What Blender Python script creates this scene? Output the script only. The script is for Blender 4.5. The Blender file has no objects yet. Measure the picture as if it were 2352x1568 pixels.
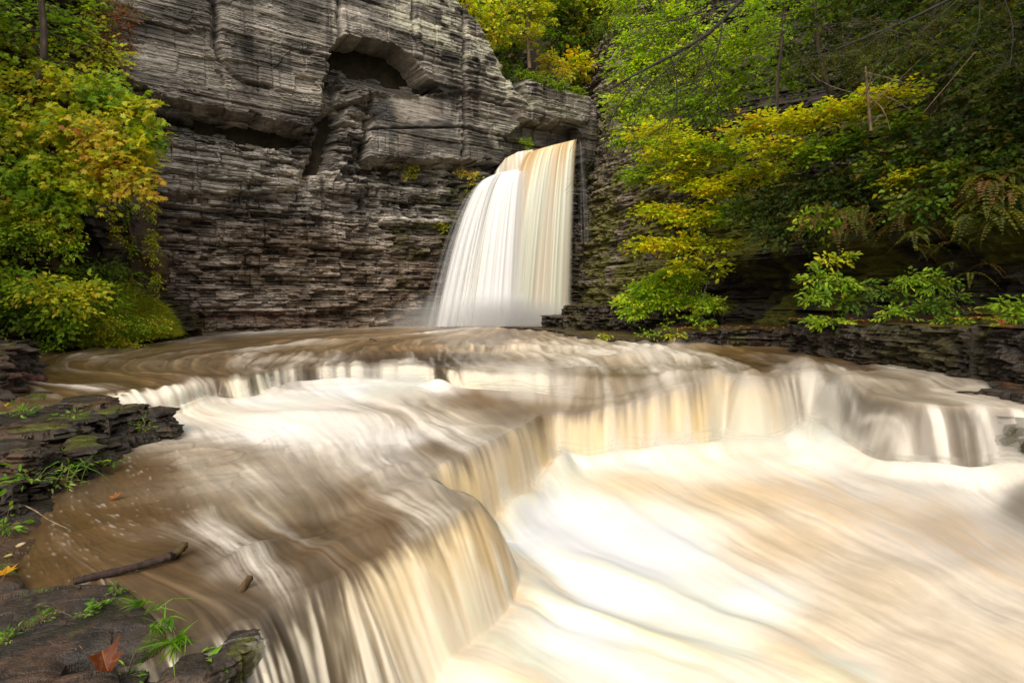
import bpy, math, random
import numpy as np
from mathutils import Vector
SC = bpy.context.scene
COL = SC.collection
# ------------------------------------------------------------------ camera
CAMZ = 1.4
PITCH = math.atan(94/1307)
cam_d = bpy.data.cameras.new('camera'); cam = bpy.data.objects.new('camera', cam_d); COL.objects.link(cam)
cam_d.sensor_width = 36; cam_d.lens = 20.0; cam_d.clip_start = .05; cam_d.clip_end = 600
cam.location = (0, 0, CAMZ); cam.rotation_euler = (math.pi/2 - PITCH, 0, 0)
SC.camera = cam
# ------------------------------------------------------------------ sky and sun
SUN_EL, SUN_AZ = math.radians(41), math.radians(196)      # azimuth clockwise from +Y: behind the camera, to its right
w = bpy.data.worlds.new('World'); SC.world = w; w.use_nodes = True
nt = w.node_tree
sky = nt.nodes.new('ShaderNodeTexSky'); sky.sky_type = 'NISHITA'; sky.sun_disc = False
sky.sun_elevation = SUN_EL; sky.sun_rotation = SUN_AZ; sky.dust_density = 4.0; sky.ozone_density = .6; sky.air_density = 1.0
bg = nt.nodes['Background']; bg.inputs['Strength'].default_value = .12
mxs = nt.nodes.new('ShaderNodeMix'); mxs.data_type = 'RGBA'; mxs.inputs[0].default_value = .55; mxs.inputs[7].default_value = (7.2, 7.0, 6.6, 1)   # thin bright cloud over the sky
nt.links.new(sky.outputs[0], mxs.inputs[6]); nt.links.new(mxs.outputs[2], bg.inputs['Color'])
sd = bpy.data.lights.new('sun', 'SUN'); sd.energy = 1.9; sd.angle = math.radians(50); sd.color = (1, .94, .84)
so = bpy.data.objects.new('sun', sd); COL.objects.link(so)
sdir = Vector((math.sin(SUN_AZ)*math.cos(SUN_EL), math.cos(SUN_AZ)*math.cos(SUN_EL), math.sin(SUN_EL)))
so.rotation_euler = sdir.to_track_quat('Z', 'Y').to_euler(); so.location = (0, 0, 40)
SC.view_settings.view_transform = 'Standard'; SC.view_settings.look = 'None'
SC.view_settings.gamma = 1; SC.view_settings.exposure = .52
SC.cycles.max_bounces = 6; SC.cycles.diffuse_bounces = 3; SC.cycles.glossy_bounces = 2
SC.cycles.transmission_bounces = 3; SC.cycles.transparent_max_bounces = 10; SC.cycles.volume_bounces = 1
SC.cycles.use_denoising = True; SC.cycles.volume_step_rate = 4
SC.cycles.caustics_reflective = False; SC.cycles.caustics_refractive = False
# ------------------------------------------------------------------ plan helpers
CP, SP = math.cos(PITCH), math.sin(PITCH); FB = 2352*20/36
def ray(bx, by):
    bx, by = np.broadcast_arrays(np.asarray(bx, float), np.asarray(by, float))
    X = (bx-1176)/FB; Y = (784-by)/FB
    return np.stack([X, CP+Y*SP, -SP+Y*CP], -1)
def at_z(bx, by, z):
    d = ray(bx, by); t = (np.asarray(z)-CAMZ)/d[..., 2]
    return d*t[..., None] + np.array([0, 0, CAMZ])
def at_y(bx, by, y):
    d = ray(bx, by); t = np.asarray(y)/d[..., 1]
    return d*t[..., None] + np.array([0, 0, CAMZ])
def proj(P):
    q = P - np.array([0, 0, CAMZ]); f = q[..., 1]*CP - q[..., 2]*SP; u = q[..., 1]*SP + q[..., 2]*CP
    f = np.maximum(f, .05)
    return 1176 + FB*q[..., 0]/f, 784 - FB*u/f
# ------------------------------------------------------------------ noise
def _h(ix, iy, s):
    n = (ix.astype(np.int64)*374761393 + iy.astype(np.int64)*668265263 + s*1442695041) & 0xffffffff
    n = ((n ^ (n >> 13))*1274126177) & 0xffffffff
    n = ((n ^ (n >> 16))*2246822519) & 0xffffffff
    return ((n ^ (n >> 15)) & 0xffffff)/float(0xffffff)
def vn(x, y, s=0):
    x, y = np.broadcast_arrays(np.asarray(x, float), np.asarray(y, float))
    ix = np.floor(x); iy = np.floor(y); fx = x-ix; fy = y-iy
    fx = fx*fx*fx*(fx*(fx*6-15)+10); fy = fy*fy*fy*(fy*(fy*6-15)+10)
    a = _h(ix, iy, s); b = _h(ix+1, iy, s); c = _h(ix, iy+1, s); d = _h(ix+1, iy+1, s)
    return (a+(b-a)*fx)*(1-fy) + (c+(d-c)*fx)*fy
def fbm(x, y, s=0, o=4, g=.5):
    r = 0; a = 1; t = 0
    for k in range(o):
        r = r + a*vn(x*2**k + 17.3*k, y*2**k - 9.1*k, s+k*7); t += a; a *= g
    return r/t
def cell(x, y, s=0):      # blocky cell value (constant inside jittered cells) and distance to the border
    x, y = np.broadcast_arrays(np.asarray(x, float), np.asarray(y, float))
    ix = np.floor(x); iy = np.floor(y); d1 = np.full(x.shape, 9.); d2 = d1.copy(); v = np.zeros(x.shape)
    for dx in (-1, 0, 1):
        for dy in (-1, 0, 1):
            jx = ix+dx; jy = iy+dy
            px = jx+.15+.7*_h(jx, jy, s); py = jy+.15+.7*_h(jx, jy, s+1)
            d = np.maximum(abs(x-px), abs(y-py))*.6 + np.hypot(x-px, y-py)*.4
            cv = _h(jx, jy, s+2); m = d < d1
            d2 = np.where(m, d1, np.minimum(d2, d)); v = np.where(m, cv, v); d1 = np.where(m, d, d1)
    return v, d2-d1
def sst(a, b, x):
    t = np.clip((x-a)/(b-a), 0, 1); return t*t*(3-2*t)
def lin(c):
    c = np.asarray(c, float)/255.
    return np.where(c <= .04045, c/12.92, ((c+.055)/1.055)**2.4)
def inside(poly, x, y):
    r = np.zeros(np.shape(x), bool); n = len(poly)
    for i in range(n):
        x1, y1 = poly[i]; x2, y2 = poly[(i+1) % n]
        if y1 == y2: continue
        c = ((y1 > y) != (y2 > y)) & (x < (x2-x1)*(y-y1)/(y2-y1)+x1); r ^= c
    return r
def pdist(line, x, y):    # distance to a polyline, and arc length of the nearest point
    D = np.full(np.shape(x), 1e9); S = np.zeros(np.shape(x)); acc = 0.
    for (x1, y1), (x2, y2) in zip(line[:-1], line[1:]):
        L = math.hypot(x2-x1, y2-y1)
        if L < 1e-9: continue
        t = np.clip(((x-x1)*(x2-x1)+(y-y1)*(y2-y1))/L**2, 0, 1)
        d = np.hypot(x-x1-t*(x2-x1), y-y1-t*(y2-y1)); m = d < D
        D = np.where(m, d, D); S = np.where(m, acc+t*L, S); acc += L
    return D, S
def sdist_grid(line, poly, X, Y, q=2):      # signed distance (+ inside poly), evaluated on a coarser grid of the same fan
    Xq, Yq = X[::q, ::q], Y[::q, ::q]; d, s_ = pdist(line, Xq.astype(np.float32), Yq.astype(np.float32)); d = np.where(inside(poly, Xq, Yq), d, -d)
    f = lambda c: _up(_up(c, X.shape[0], q).T, X.shape[1], q).T
    return f(d), f(s_)
def _up(c, n, q):
    i = np.arange(n)/q; i0 = np.minimum(i.astype(int), c.shape[0]-2); f = (i-i0)[:, None]
    return c[i0]*(1-f)+c[i0+1]*f
def smooth_line(pts, n=3):
    p = np.array(pts, float)
    for _ in range(n):
        q = [p[0]]
        for a, b in zip(p[:-1], p[1:]): q += [a*.75+b*.25, a*.25+b*.75]
        q.append(p[-1]); p = np.array(q)
    return p
# ------------------------------------------------------------------ mesh helpers
def raw_mesh(name, V, F, mat, attrs=None, smooth=True, fattrs=None):
    """V (n,3); F (m,k) int array, or list of such arrays"""
    V = np.asarray(V, np.float32).reshape(-1, 3); Fs = F if isinstance(F, list) else [F]
    me = bpy.data.meshes.new(name)
    me.vertices.add(len(V)); me.vertices.foreach_set('co', V.ravel())
    nl = sum(f.size for f in Fs); nf = sum(len(f) for f in Fs)
    me.loops.add(nl); me.polygons.add(nf)
    me.loops.foreach_set('vertex_index', np.concatenate([f.ravel() for f in Fs]).astype(np.int32))
    tot = np.concatenate([np.full(len(f), f.shape[1], np.int32) for f in Fs])
    st = np.concatenate([[0], np.cumsum(tot)[:-1]]).astype(np.int32)
    me.polygons.foreach_set('loop_start', st); me.polygons.foreach_set('loop_total', tot)
    me.polygons.foreach_set('use_smooth', np.full(nf, bool(smooth)))
    for k, a in (attrs or {}).items():
        a = np.asarray(a, np.float32)
        if a.ndim == 1:
            t = me.attributes.new(k, 'FLOAT', 'POINT'); t.data.foreach_set('value', a)
        else:
            t = me.attributes.new(k, 'FLOAT_COLOR', 'POINT')
            if a.shape[1] == 3: a = np.concatenate([a, np.ones((len(a), 1), np.float32)], 1)
            t.data.foreach_set('color', a.ravel())
    me.update(calc_edges=True)
    if mat: me.materials.append(mat)
    return me
def link(name, me, parent=None, loc=None, **props):
    o = bpy.data.objects.new(name, me); COL.objects.link(o)
    if parent: o.parent = parent
    if loc is not None: o.location = loc
    for k, v in props.items(): o[k] = v
    return o
def grid_faces(nr, nc):
    i = np.arange(nr*nc).reshape(nr, nc)
    return np.stack([i[:-1, :-1], i[:-1, 1:], i[1:, 1:], i[1:, :-1]], -1).reshape(-1, 4)
def grid_obj(name, P, mat, attrs=None, parent=None, smooth=True, flip=False, **props):
    nr, nc = P.shape[:2]; F = grid_faces(nr, nc)
    if flip: F = F[:, ::-1]
    at = {k: v.reshape(nr*nc, *v.shape[2:]) for k, v in (attrs or {}).items()}
    return link(name, raw_mesh(name, P.reshape(-1, 3), F, mat, at, smooth), parent, **props)
def thing(name, label, cat, loc=(0, 0, 0), group=None):
    o = bpy.data.objects.new(name, None); COL.objects.link(o); o.location = loc
    o.empty_display_size = .2
    o['label'] = label; o['category'] = cat
    if group: o['group'] = group
    return o
# ------------------------------------------------------------------ materials
def new_mat(name):
    m = bpy.data.materials.new(name); m.use_nodes = True
    n = m.node_tree; b = n.nodes['Principled BSDF']; return m, n, b
def attr_node(n, name):
    a = n.nodes.new('ShaderNodeAttribute'); a.attribute_name = name; return a
def mixc(n, mode, fac, A, B):
    m = n.nodes.new('ShaderNodeMix'); m.data_type = 'RGBA'; m.blend_type = mode
    for sock, v in ((m.inputs[0], fac), (m.inputs[6], A), (m.inputs[7], B)):
        if isinstance(v, (int, float)): sock.default_value = v
        elif isinstance(v, tuple): sock.default_value = v
        else: n.links.new(v, sock)
    return m.outputs[2]
def noise(n, scale, detail=4, rough=.6, vec=None, mapping=None):
    t = n.nodes.new('ShaderNodeTexNoise'); t.inputs['Scale'].default_value = scale
    t.inputs['Detail'].default_value = detail; t.inputs['Roughness'].default_value = rough
    tc = n.nodes.new('ShaderNodeTexCoord'); mp = n.nodes.new('ShaderNodeMapping')
    if mapping: mp.inputs['Scale'].default_value = mapping
    n.links.new(tc.outputs['Object'], mp.inputs[0]); n.links.new(mp.outputs[0], t.inputs['Vector'])
    return t.outputs['Fac']
def ramp(n, src, stops):
    r = n.nodes.new('ShaderNodeValToRGB'); n.links.new(src, r.inputs[0]); e = r.color_ramp.elements
    while len(e) < len(stops): e.new(.5)
    for el, (p, c) in zip(e, stops):
        el.position = p; el.color = (c, c, c, 1) if isinstance(c, (int, float)) else (*c, 1)
    return r.outputs[0]
def rock_mat(name, rough=.75, bump=.03, bscale=5., squash=(1, 1, 6), spec=.35, gain=1.0):
    m, n, b = new_mat(name)
    c = attr_node(n, 'Col').outputs['Color']
    f1 = noise(n, bscale, 6, .7, mapping=squash); f2 = noise(n, bscale*5, 4, .7, mapping=squash)
    r1 = ramp(n, f1, [(.3, .45*gain), (.55, 1.0*gain), (.72, 1.5*gain)])
    r2 = ramp(n, f2, [(.3, .6), (.6, 1.15)])
    c = mixc(n, 'MULTIPLY', 1., c, r1); c = mixc(n, 'MULTIPLY', 1., c, r2)
    n.links.new(c, b.inputs['Base Color'])
    b.inputs['Roughness'].default_value = rough; b.inputs['Specular IOR Level'].default_value = spec
    bp = n.nodes.new('ShaderNodeBump'); bp.inputs['Strength'].default_value = .9; bp.inputs['Distance'].default_value = bump
    ad = n.nodes.new('ShaderNodeMath'); ad.operation = 'ADD'; n.links.new(f1, ad.inputs[0]); n.links.new(f2, ad.inputs[1])
    n.links.new(ad.outputs[0], bp.inputs['Height']); n.links.new(bp.outputs[0], b.inputs['Normal'])
    return m
# ================================================================== RIVER
NA, A0, A1 = 1150, -1.32, 1.32
DB = (A1-A0)/(NA-1)*.9
B0, B1 = math.log(1.9), math.log(41.)
NB = int((B1-B0)/DB)
av = np.linspace(A0, A1, NA); bv = np.linspace(B0, B1, NB)
AA, BB = np.meshgrid(av, bv); YY = np.exp(BB); XX = AA*YY
ZM, ZL = -.35, -1.05
def W(pts):
    return np.array([at_z(p[0], p[1], p[2])[:2] for p in pts])
lipA = smooth_line(W([(-900, 1130, -.05), (-300, 1010, -.02), (60, 935, 0), (230, 905, 0), (300, 892, 0), (380, 888, 0), (420, 876, 0), (470, 864, 0), (540, 872, 0),
        (590, 864, 0), (630, 848, 0), (720, 841, 0), (860, 838, 0), (1000, 839, 0), (1060, 852, 0), (1150, 860, 0),
        (1260, 864, 0), (1380, 868, -.02), (1500, 868, -.04), (1620, 862, -.05)]), 2)
lipM = smooth_line(W([(-900, 2100, ZM), (-300, 1750, ZM), (60, 1570, ZM), (150, 1525, ZM), (250, 1505, ZM), (330, 1496, ZM), (395, 1500, ZM), (440, 1486, ZM), (480, 1466, ZM), (545, 1430, ZM), (585, 1432, ZM), (620, 1400, ZM), (650, 1385, ZM), (730, 1350, ZM), (830, 1300, ZM), (910, 1265, ZM),
        (1000, 1215, ZM), (1070, 1180, ZM), (1105, 1155, ZM), (1085, 1130, ZM), (1010, 1110, ZM), (980, 1092, ZM), (1030, 1066, ZM), (1120, 1028, ZM), (1180, 990, ZM), (1225, 965, ZM), (1245, 948, ZM),
        (1310, 940, -.32), (1400, 930, -.27), (1500, 915, -.2), (1590, 900, -.12), (1640, 880, -.06), (1675, 872, -.04),
        (1710, 888, -.03), (1760, 880, -.02), (1810, 862, -.01), (1880, 858, -.01), (1950, 882, -.01), (2010, 905, -.01), (2070, 922, -.01), (2150, 930, -.01),
        (2320, 934, -.01), (2600, 960, -.01), (3400, 1010, -.01)]), 2)
lowpoly = [tuple(p) for p in lipM] + [(30, 5), (30, -5), (-9, -5)]
uppoly = [tuple(p) for p in lipA] + [(30, 14), (60, 60), (-80, 60), (-80, 3)]
def zmid(x, y): return ZM + .34*sst(1.0, 3.6, x)*sst(4, 8, y)
def bumps(x, y):
    z = np.zeros(np.shape(x))
    for bx, by, zz, rx, ry, ang, amp in BUMPS:
        c = at_z(bx, by, zz); ca, sa = math.cos(math.radians(ang)), math.sin(math.radians(ang))
        u = ((x-c[0])*ca+(y-c[1])*sa)/rx; v = (-(x-c[0])*sa+(y-c[1])*ca)/ry
        z += amp*np.exp(-(u*u+v*v))
    return z
BUMPS = [  # pixel, height, radii, angle, amplitude: standing waves and humps
 (1480, 835, -.1, 1.1, .5, 15, .2), (1330, 880, -.2, .9, .4, 10, .12), (1560, 880, -.1, .8, .35, 20, .13), (1600, 800, 0, 1.2, .3, 0, .13), (1500, 805, 0, .6, .3, 0, .14),
 (1850, 850, -.05, .35, .25, 0, .2), (1730, 875, -.08, .2, .2, 0, .16), (1950, 880, -.05, .4, .2, 0, .1), (1640, 880, -.1, .25, .2, 0, .1), (1780, 905, -.1, .25, .3, 0, -.2),
 (900, 1080, -.35, .35, .12, 55, .05), (750, 1180, -.35, .4, .15, 45, -.05), (650, 1250, -.35, .3, .1, 45, .04), (950, 1130, -.35, .4, .2, 60, .05),
 (560, 1290, -.35, .25, .1, 60, .06), (700, 1230, -.35, .3, .08, 60, -.05), (800, 1250, -.35, .4, .14, 60, .06),
 (1100, 990, -.35, .7, .25, 30, .05), (1050, 930, -.35, 1.0, .3, 10, -.05), (700, 960, -.35, 1.2, .3, 0, .06), (620, 905, -.35, .8, .2, 0, .06), (950, 890, -.35, 1.6, .2, 0, .07),
 (800, 815, 0, 3.5, .35, 5, .09), (1000, 800, 0, 4, .3, -5, .07), (400, 830, 0, 3, .4, 10, .07), (700, 785, 0, 5, .5, 0, .08), (1250, 800, 0, 3, .4, 0, .08), (430, 870, 0, .7, .25, 0, .05)]
DM, SM = sdist_grid(lipM, lowpoly, XX, YY)
DA, SA = sdist_grid(lipA, uppoly, XX, YY); DA = -DA
# ---- flow: directions given as short strokes in plan, interpolated
def stroke(x1, y1, x2, y2, z):
    p, q = at_z(x1, y1, z), at_z(x2, y2, z); d = (q-p)[:2]; m = (p+q)[:2]/2
    return (m[0]/m[1], math.log(m[1]), *(d/np.hypot(*d)))
SU = [(1000,760,800,772),(600,790,420,802),(300,820,220,842),(700,800,600,826),(900,800,860,830),(1100,790,1110,822),(1300,785,1400,822),(1500,800,1640,832),(1700,815,1830,845),(1400,760,1480,775),(350,850,500,866),(200,850,280,868),(850,770,600,790),(1200,755,1150,775),(1600,790,1750,812),(1950,860,2080,880),(2150,895,2300,915),(100,870,300,878),(700,825,690,836),(1000,825,1010,838)]
SMd = [(700,865,690,885),(1000,865,1015,885),(450,880,560,930),(330,900,430,945),(600,930,760,965),(500,960,600,985),(800,920,960,965),(1000,905,1150,945),(1100,885,1240,905),(905,960,915,1040),(1000,955,1170,1000),(1230,885,1290,930),(1400,860,1370,920),(1500,850,1530,910),(1590,850,1640,885),(600,1000,640,1080),(430,1010,500,1060),(750,1000,800,1110),(850,1020,960,1120),(1050,1010,1160,1070),(980,1080,1090,1160),(700,1100,760,1200),(800,1150,900,1230),(550,1100,610,1200),(400,1100,440,1150),(250,1150,290,1200),(300,1250,400,1262),(600,1230,720,1310),(480,1340,620,1400),(740,1260,850,1330),(880,1160,1000,1210),(1330,900,1300,935),(1430,900,1420,930),(200,1200,260,1250),(1180,900,1240,945)]
SF = [(1080,1090,1180,1170),(1150,1040,1250,1120),(1000,1240,1110,1360),(850,1320,950,1460),(720,1400,790,1540),(640,1440,690,1560),(1320,970,1320,1030),(1450,960,1455,1030),(1600,920,1630,1000),(1740,920,1740,980),(1850,890,1850,960),(1950,930,1965,1020),(2100,960,2110,1030),(2250,950,2260,1030)]
SL = [(1400,1070,1520,1130),(1700,1040,1850,1110),(1500,1150,1720,1240),(1900,1100,2120,1220),(2130,1080,2300,1190),(1300,1240,1520,1320),(1700,1290,2000,1420),(2100,1280,2330,1430),(1180,1390,1380,1460),(1500,1440,1800,1540),(1000,1500,1280,1560),(900,1580,1150,1640),(2000,1450,2300,1600),(1350,1150,1450,1230)]
ST = np.array([stroke(*s, 0) for s in SU]+[stroke(*s, ZM) for s in SMd]+[stroke(*s, -.75) for s in SF]+[stroke(*s, ZL) for s in SL])
q = 6
def upsample(c, shp):
    h, wd = c.shape[:2]; yi = np.linspace(0, h-1, shp[0]); xi = np.linspace(0, wd-1, shp[1])
    y0 = np.minimum(yi.astype(int), h-2); x0 = np.minimum(xi.astype(int), wd-2)
    fy = (yi-y0)[:, None]; fx = (xi-x0)[None, :]
    if c.ndim == 3: fy = fy[..., None]; fx = fx[..., None]
    return (c[y0][:, x0]*(1-fy)*(1-fx)+c[y0][:, x0+1]*(1-fy)*fx+c[y0+1][:, x0]*fy*(1-fx)+c[y0+1][:, x0+1]*fy*fx)
ac, bc = np.meshgrid(np.linspace(A0, A1, NA//q), np.linspace(B0, B1, NB//q))
def interp(S, vals, k=2.6, eps=4e-4):
    num = 0; den = 0
    for (a, b), v in zip(S, vals):
        wgt = 1./((ac-a)**2+(bc-b)**2+eps)**(k/2); num = num+wgt[..., None]*v; den = den+wgt
    return num/den[..., None]
fl = interp(ST[:, :2], ST[:, 2:], 2.4)
ffine = upsample(fl, XX.shape)
# turbulence of the flow so that streaks wander a little
tw = (fbm(AA*9, BB*9, 5, 3)-.5)*.55
vx, vy = ffine[..., 0], ffine[..., 1]; vx, vy = vx*np.cos(tw)-vy*np.sin(tw), vx*np.sin(tw)+vy*np.cos(tw)
da = (vx-AA*vy); db = vy/.9                                    # log-polar components (grid units)
nm = np.hypot(da, db)+1e-9; UX = (da/nm).astype(np.float32); UY = (db/nm).astype(np.float32)
def sample(f, x, y):
    x = np.clip(x, 0, NA-1.001); y = np.clip(y, 0, NB-1.001); x0 = x.astype(np.int32); y0 = y.astype(np.int32)
    fx = (x-x0).astype(np.float32); fy = (y-y0).astype(np.float32)
    return f[y0, x0]*(1-fx)*(1-fy)+f[y0, x0+1]*fx*(1-fy)+f[y0+1, x0]*(1-fx)*fy+f[y0+1, x0+1]*fx*fy
GX, GY = np.meshgrid(np.arange(NA, dtype=np.float32), np.arange(NB, dtype=np.float32))
def lic(f, n):
    Dx, Dy = UX.copy(), UY.copy(); f = f.astype(np.float32)
    for k in range(n):
        f = .5*(f+sample(f, GX+Dx, GY+Dy))
        if k < n-1:
            px, py = GX+Dx, GY+Dy
            Dx, Dy = Dx+sample(Dx, px, py), Dy+sample(Dy, px, py)
    return f
def norm(f): return (f-f.mean())/(f.std()+1e-9)
rng = np.random.default_rng(3)
wn = rng.standard_normal(XX.shape).astype(np.float32)
L1 = norm(lic(wn, 6))                                          # fine silk
L2 = norm(lic(vn(GX/4, GY/4, 11), 6)); L3 = norm(lic(vn(GX/14, GY/14, 12), 7)); L4 = norm(lic(vn(GX/30, GY/30, 13), 8)); L5 = norm(lic(vn(GX/70, GY/70, 15), 8)); SCL = np.clip(YY/9, .3, 2.2)
def blur(f, r):
    for ax in (0, 1):
        p = np.pad(f, [(r+1, r) if k == ax else (0, 0) for k in (0, 1)], mode='edge'); c = np.cumsum(p, ax, dtype=np.float64)
        f = (np.take(c, range(2*r+1, c.shape[ax]), ax)-np.take(c, range(0, c.shape[ax]-2*r-1), ax))/(2*r+1)
    return f
Z4, Z5, Z3 = blur(blur(L4, 8), 8), blur(blur(L5, 14), 14), blur(L3, 4)
LS = norm(lic(vn(GX/2.2, GY/2.2, 14), 3))                      # short flecks
# ---- surface height
wM = .30+.12*vn(SM*1.4, 0, 4)+.14*sst(5.5, 4, YY); wA = .22+1.1*sst(-5.2, -5.5, XX)*(1-sst(-5.9, -6.1, XX))+.5*sst(-1, 2, XX)
zm = zmid(XX, YY)
fA = np.clip((DA+.06)/wA, 0, 1)**1.6
z = zm*np.where(DA > -.06, fA, 0.)
z += bumps(XX, YY)*(1-.6*sst(0, .2, DM))
zlow = ZL + .20*sst(3.5, 6.5, XX)*sst(5, 7, YY) + .02*L4
fM = np.clip((DM+.05)/wM, 0, 1)
fM = np.where(DM > -.05, .18*fM+.82*fM**2.0, 0.)
up = z.copy()
z = up + (zlow-up)*np.clip(fM, 0, 1)
foot = np.exp(-np.clip(DM-wM-.10, -9, 9)**2/.035)*(DM > 0)
z += foot*(.10+.12*vn(SM*1.7, DM*2, 21))*(.35+.65*sst(5, 7.5, YY))
footA = np.exp(-np.clip(DA-wA-.1, -9, 9)**2/.03)*(DA > 0)*(-zm)/.35
z += footA*(.05+.08*vn(SA*1.5, 3, 22))
low = sst(.1, .6, DM)
z += low*(.10*(fbm(XX*.5-YY*.2, YY*.6+XX*.4, 31, 2)-.5)+SCL*(.010*Z5+.022*Z4+.010*Z3+.0016*L2))
midm = (1-sst(-.1, .1, DM))*sst(0, .5, DA); calm = sst(-2.0, -3.4, XX)*sst(8, 6.5, YY)     # shallow quiet pool on the left
z += SCL*midm*(1-.9*calm)*(.03*L5+.016*L4+.007*L3+.0015*L2) + calm*midm*(.002*L3+.0012*LS)
upm = sst(0, -.4, DA)*(1-sst(-.1, .1, DM)); 
z += upm*SCL*.010*L2*sst(3, 8, 36-YY)+upm*(.07*(fbm(XX*.45, YY*1.6, 41, 3)-.5)+.016*L3+.012*L4)*sst(0, 3, 38-YY)
# fine relief of the falling sheets
face = sst(-.05, .08, DM)*(1-sst(.8, 1.15, DM/wM)); faceA = sst(-.04, .04, DA)*(1-sst(.8, 1.1, DA/wA))*(-zm/.35)
z += SCL*(face*(.010*L3+.004*L2)+faceA*.008*L2)
# ---- apparent colour of the water: silt-brown, tan sheets, foam, some light and shade included
def cc(lst, zz): return [((at_z(x, y, zz)[0]/at_z(x, y, zz)[1], math.log(at_z(x, y, zz)[1])), lin(c)) for x, y, c in lst]
HU = [(200,830,(112,88,58)),(100,870,(105,80,52)),(400,800,(150,126,94)),(400,830,(165,145,118)),(700,790,(168,142,108)),(1000,770,(176,150,118)),(1300,765,(165,140,108)),(1500,790,(170,146,112)),(1700,812,(142,114,74)),(900,800,(165,138,105)),(1150,800,(205,185,158)),(600,830,(152,128,96)),(850,826,(112,94,76)),(1000,828,(104,90,76)),(700,828,(140,116,88)),(1300,815,(190,168,138)),(1300,850,(160,140,112)),(1500,825,(190,168,136)),(1780,828,(108,84,52)),(1950,865,(70,55,44)),(2100,895,(78,64,54)),(2300,912,(60,48,38)),(1100,745,(215,200,180)),(500,785,(140,115,84)),(350,865,(120,98,70)),(1900,845,(150,130,110))]
HM = [(620,925,(252,246,236)),(800,900,(255,252,245)),(1000,885,(252,246,236)),(1150,880,(245,236,222)),(440,900,(126,102,74)),(520,895,(150,126,96)),(400,890,(126,102,74)),(480,945,(232,218,196)),(380,960,(238,226,208)),(650,990,(245,240,232)),(500,1050,(190,172,148)),(300,1080,(128,100,70)),(200,1200,(122,94,62)),(350,1200,(118,90,60)),(100,1300,(126,98,66)),(450,1270,(112,88,62)),(700,1080,(185,170,150)),(800,980,(240,232,220)),(905,1010,(235,228,218)),(1000,960,(205,186,160)),(1100,915,(150,122,90)),(1180,945,(135,108,78)),(1050,945,(190,170,144)),(950,1110,(190,177,160)),(1030,1030,(150,130,104)),(850,1130,(150,131,108)),(860,1060,(205,195,180)),(700,1210,(118,97,72)),(800,1270,(140,118,92)),(900,1210,(136,112,84)),(600,1180,(178,162,140)),(550,1330,(128,108,84)),(600,1400,(112,98,84)),(500,1290,(105,84,60)),(660,1370,(150,134,114)),(1250,895,(205,190,168)),(1350,870,(225,214,198)),(1350,920,(180,162,136)),(1450,845,(215,202,184)),(1500,900,(150,128,98)),(1600,850,(165,143,112)),(1240,870,(238,228,212)),(1640,860,(130,106,76)),(980,1180,(172,156,132)),(560,1100,(200,186,166))]
HF = [(450,1500,(84,72,60)),(520,1475,(100,86,72)),(300,1530,(64,54,46)),(575,1480,(130,116,98)),(1080,1100,(230,204,154)),(1200,1060,(216,190,140)),(1000,1300,(226,202,156)),(850,1400,(226,204,164)),(720,1460,(216,198,168)),(640,1480,(190,176,156)),(1320,990,(228,206,164)),(1450,980,(228,204,158)),(1600,950,(220,194,142)),(1720,930,(240,226,200)),(1850,910,(242,230,208)),(1960,960,(236,226,212)),(2100,980,(220,210,198)),(2250,990,(200,192,184)),(1640,990,(232,206,152)),(1150,1290,(214,184,132))]
HL = [(1450,1120,(240,214,178)),(1800,1240,(226,202,168)),(1700,1140,(226,200,162)),(2000,1340,(218,198,170)),(2200,1250,(206,196,184)),(1980,1130,(222,212,198)),(2345,1100,(150,142,134)),(2250,1100,(225,218,208)),(1500,1250,(255,252,246)),(1250,1400,(255,254,250)),(1150,1520,(248,232,206)),(1600,1480,(250,240,222)),(2100,1500,(226,208,182)),(1950,1540,(246,234,214)),(2300,1520,(216,200,176)),(2345,1170,(140,132,124)),(2260,1160,(232,224,212)),(1350,1180,(255,252,245)),(1000,1540,(255,248,236)),(2150,1080,(224,216,206)),(1850,1060,(246,240,230)),(1500,1060,(255,248,232)),(1250,1180,(255,252,246)),(1750,1380,(254,246,232)),(1900,1440,(228,208,178)),(2300,1380,(222,208,188))]
def field(lst, zz, k=3.2):
    c = cc(lst, zz); return upsample(interp([a for a, _ in c], [v for _, v in c], k, 1.5e-3), XX.shape)
CU, CM_, CF, CL = field(HU, 0), field(HM, ZM), field(HF, -.75), field(HL, ZL)
mA = sst(-.04, .16, DA+.03*L3+.02*L2)[..., None]; C = CU*(1-mA)+CM_*mA
mF = sst(-.08, .18, DM+.025*L2+.03*L3+.01*L1)[..., None]; C = C*(1-mF)+CF*mF
mL = sst(wM*.98, wM*1.7, DM+.05*L3+.03*L2+.05*L4+.12*(fbm(SM*3, DM*3, 25, 3)-.5))[..., None]; C = C*(1-mL)+CL*mL
wf = (sst(.35, 1.05, DM/wM+.12*L2+.10*L3+.10*L4)*sst(0, .05, DM)*(1-sst(1.6, 2.2, DM/wM))*.6*(1-sst(-1.25, -1.5, XX)*sst(4.4, 3.8, YY)))[..., None]; C = C+(lin((250, 242, 226))-C)*wf
# bedrock showing through the shallow pool
Xr_, Yr_ = XX*.8+YY*.6, -XX*.6+YY*.8; cvp, cbp = cell(Xr_*1.6+.3*fbm(Xr_*2, Yr_*2, 61, 2), Yr_*3.0, 62); bed = (1+.28*(cvp-.5)-.22*np.exp(-(cbp/.05)**2)+.25*(fbm(XX*3, YY*5, 63, 3)-.5)); C = C*(1+(bed-1)*(calm*midm))[..., None]
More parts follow.
